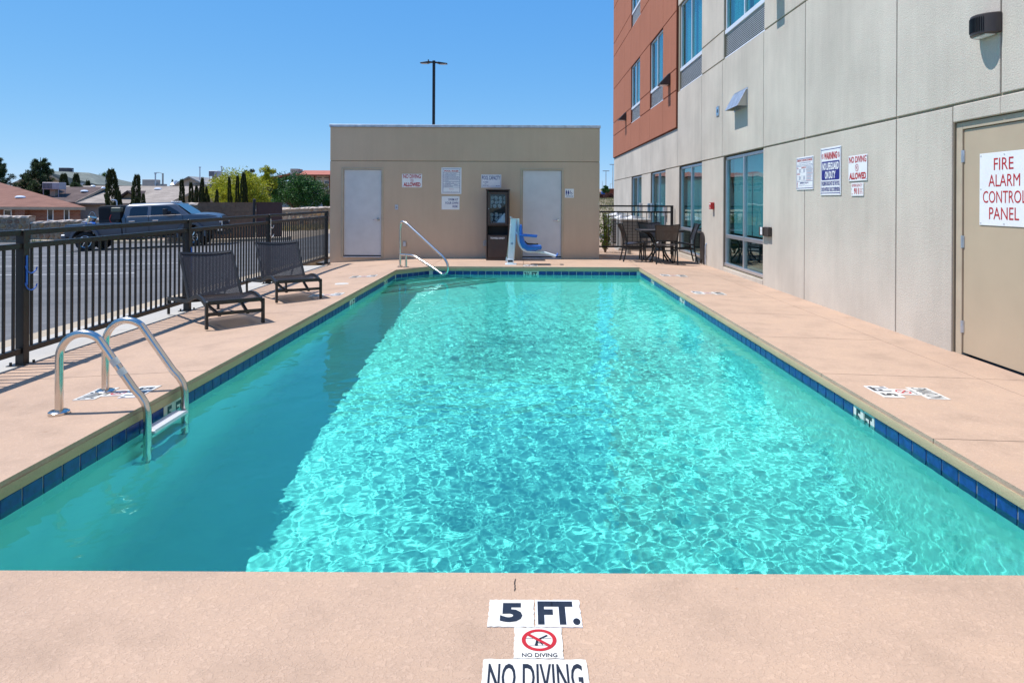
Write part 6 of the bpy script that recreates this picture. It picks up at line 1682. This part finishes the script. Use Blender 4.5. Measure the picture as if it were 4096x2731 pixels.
t = thing('red_building', 'far dark red building block beside the hotel corner', 'building', (24.6, 205, 2.2)); MB().box(-1.3, 4, 0, 6, 0, 2.6).build('wall', MT['redjoint'], t); MB().box(-1.4, 4.1, -.1, 6.1, 2.6, 2.75).build('roof_edge', MT['red'], t)
t = thing('tan_building', 'far low tan building behind the bushes right of the pool house', 'building', (20.3, 208, 2.2)); MB().box(-4, 1.9, 0, 6, 0, 1.7).build('wall', MT['beige'], t); MB().box(-4, 1.9, -.1, 6.1, 1.7, 1.85).build('roof_edge', MT['offwhite'], t)
MB().box(2.2, 3.0, .2, 6, 0, 2.0).build('side_wing', MT['blueplastic'], t)

# ------------------------------------------------------------------ condensers behind the patio fence
def condenser(label, x, y, z0, w, h):
    t = thing('air_conditioner', label, 'air conditioner', (x, y, z0), 0, 'condensers behind the patio fence')
    MB().box(-w/2-.06, w/2+.06, -w/2-.06, w/2+.06, -.08, 0).build('pad', MT['concrete'], t); MB().box(-w/2, w/2, -w/2, w/2, .03, h).build('coil', MT['accoil'], t)
    for sx in (-1, 1):
        for sy in (-1, 1): MB().box(min(sx*w/2, sx*(w/2-.06))-.004, max(sx*w/2, sx*(w/2-.06))+.004, min(sy*w/2, sy*(w/2-.06))-.004, max(sy*w/2, sy*(w/2-.06))+.004, 0, h).build('corner_post', MT['ac'], t)
    MB().box(-w/2-.02, w/2+.02, -w/2-.02, w/2+.02, h, h+.05).build('top_pan', MT['ac'], t, bevel=.015); m = MB()
    for k in range(4):
        r = w*(.42-.09*k); m.tube([(r*math.cos(2*PI*i/24), r*math.sin(2*PI*i/24), h+.07+.018*k) for i in range(24)], .006, 5, closed=True)
    for i in range(8): a = 2*PI*i/8; m.tube([(w*.43*math.cos(a), w*.43*math.sin(a), h+.055), (.06*math.cos(a), .06*math.sin(a), h+.14)], .006, 5)
    m.build('fan_guard', MT['galv'], t)
    for k in range(8): MB().box(-w/2-.008, w/2+.008, -w/2-.008, -w/2-.002, .08+k*(h-.1)/8, .088+k*(h-.1)/8).build('guard_wire', MT['ac'], t)
condenser('largest condenser unit, nearest behind the patio chairs', 3.25, 21.45, -.02, .88, .80); condenser('condenser unit behind and left of the largest one', 3.12, 23.2, .0, .76, .76); condenser('farthest condenser unit by the hotel wall', 3.25, 25.1, .02, .80, .80)
for i, (y, z) in enumerate(((20.3, .95), (22.3, 1.03), (22.9, 1.03), (24.6, 1.03))):
    t = thing('disconnect_box', 'grey disconnect box on the hotel wall behind the patio fence, %s' % ('nearest of the four', 'second from the near end', 'third from the near end', 'farthest of the four')[i], 'electrical box', (HX, y, z), 0, 'disconnect boxes')
    MB().box(-.10, -.003, -.08, .08, 0, .26).build('housing', MT['galv'], t, bevel=.006); MB().tube(smooth_path([(-.05, 0, 0), (-.05, 0, -.5), (-.12, 0, -.7), (-.3, 0, -.8)]), .018, 6).build('conduit', MT['galv'], t, True)
t = thing('bollard_foot', 'short pale concrete post foot under the patio fence', 'post', (2.80, 19.33, -.14)); MB().cyl((0, 0, 0), (0, 0, .22), .075, n=16).build('stub', MT['concrete'], t, True)
MB().cyl((0, 0, .22), (0, 0, .225), .06, n=16).build('stub_top', MT['ivory'], t)
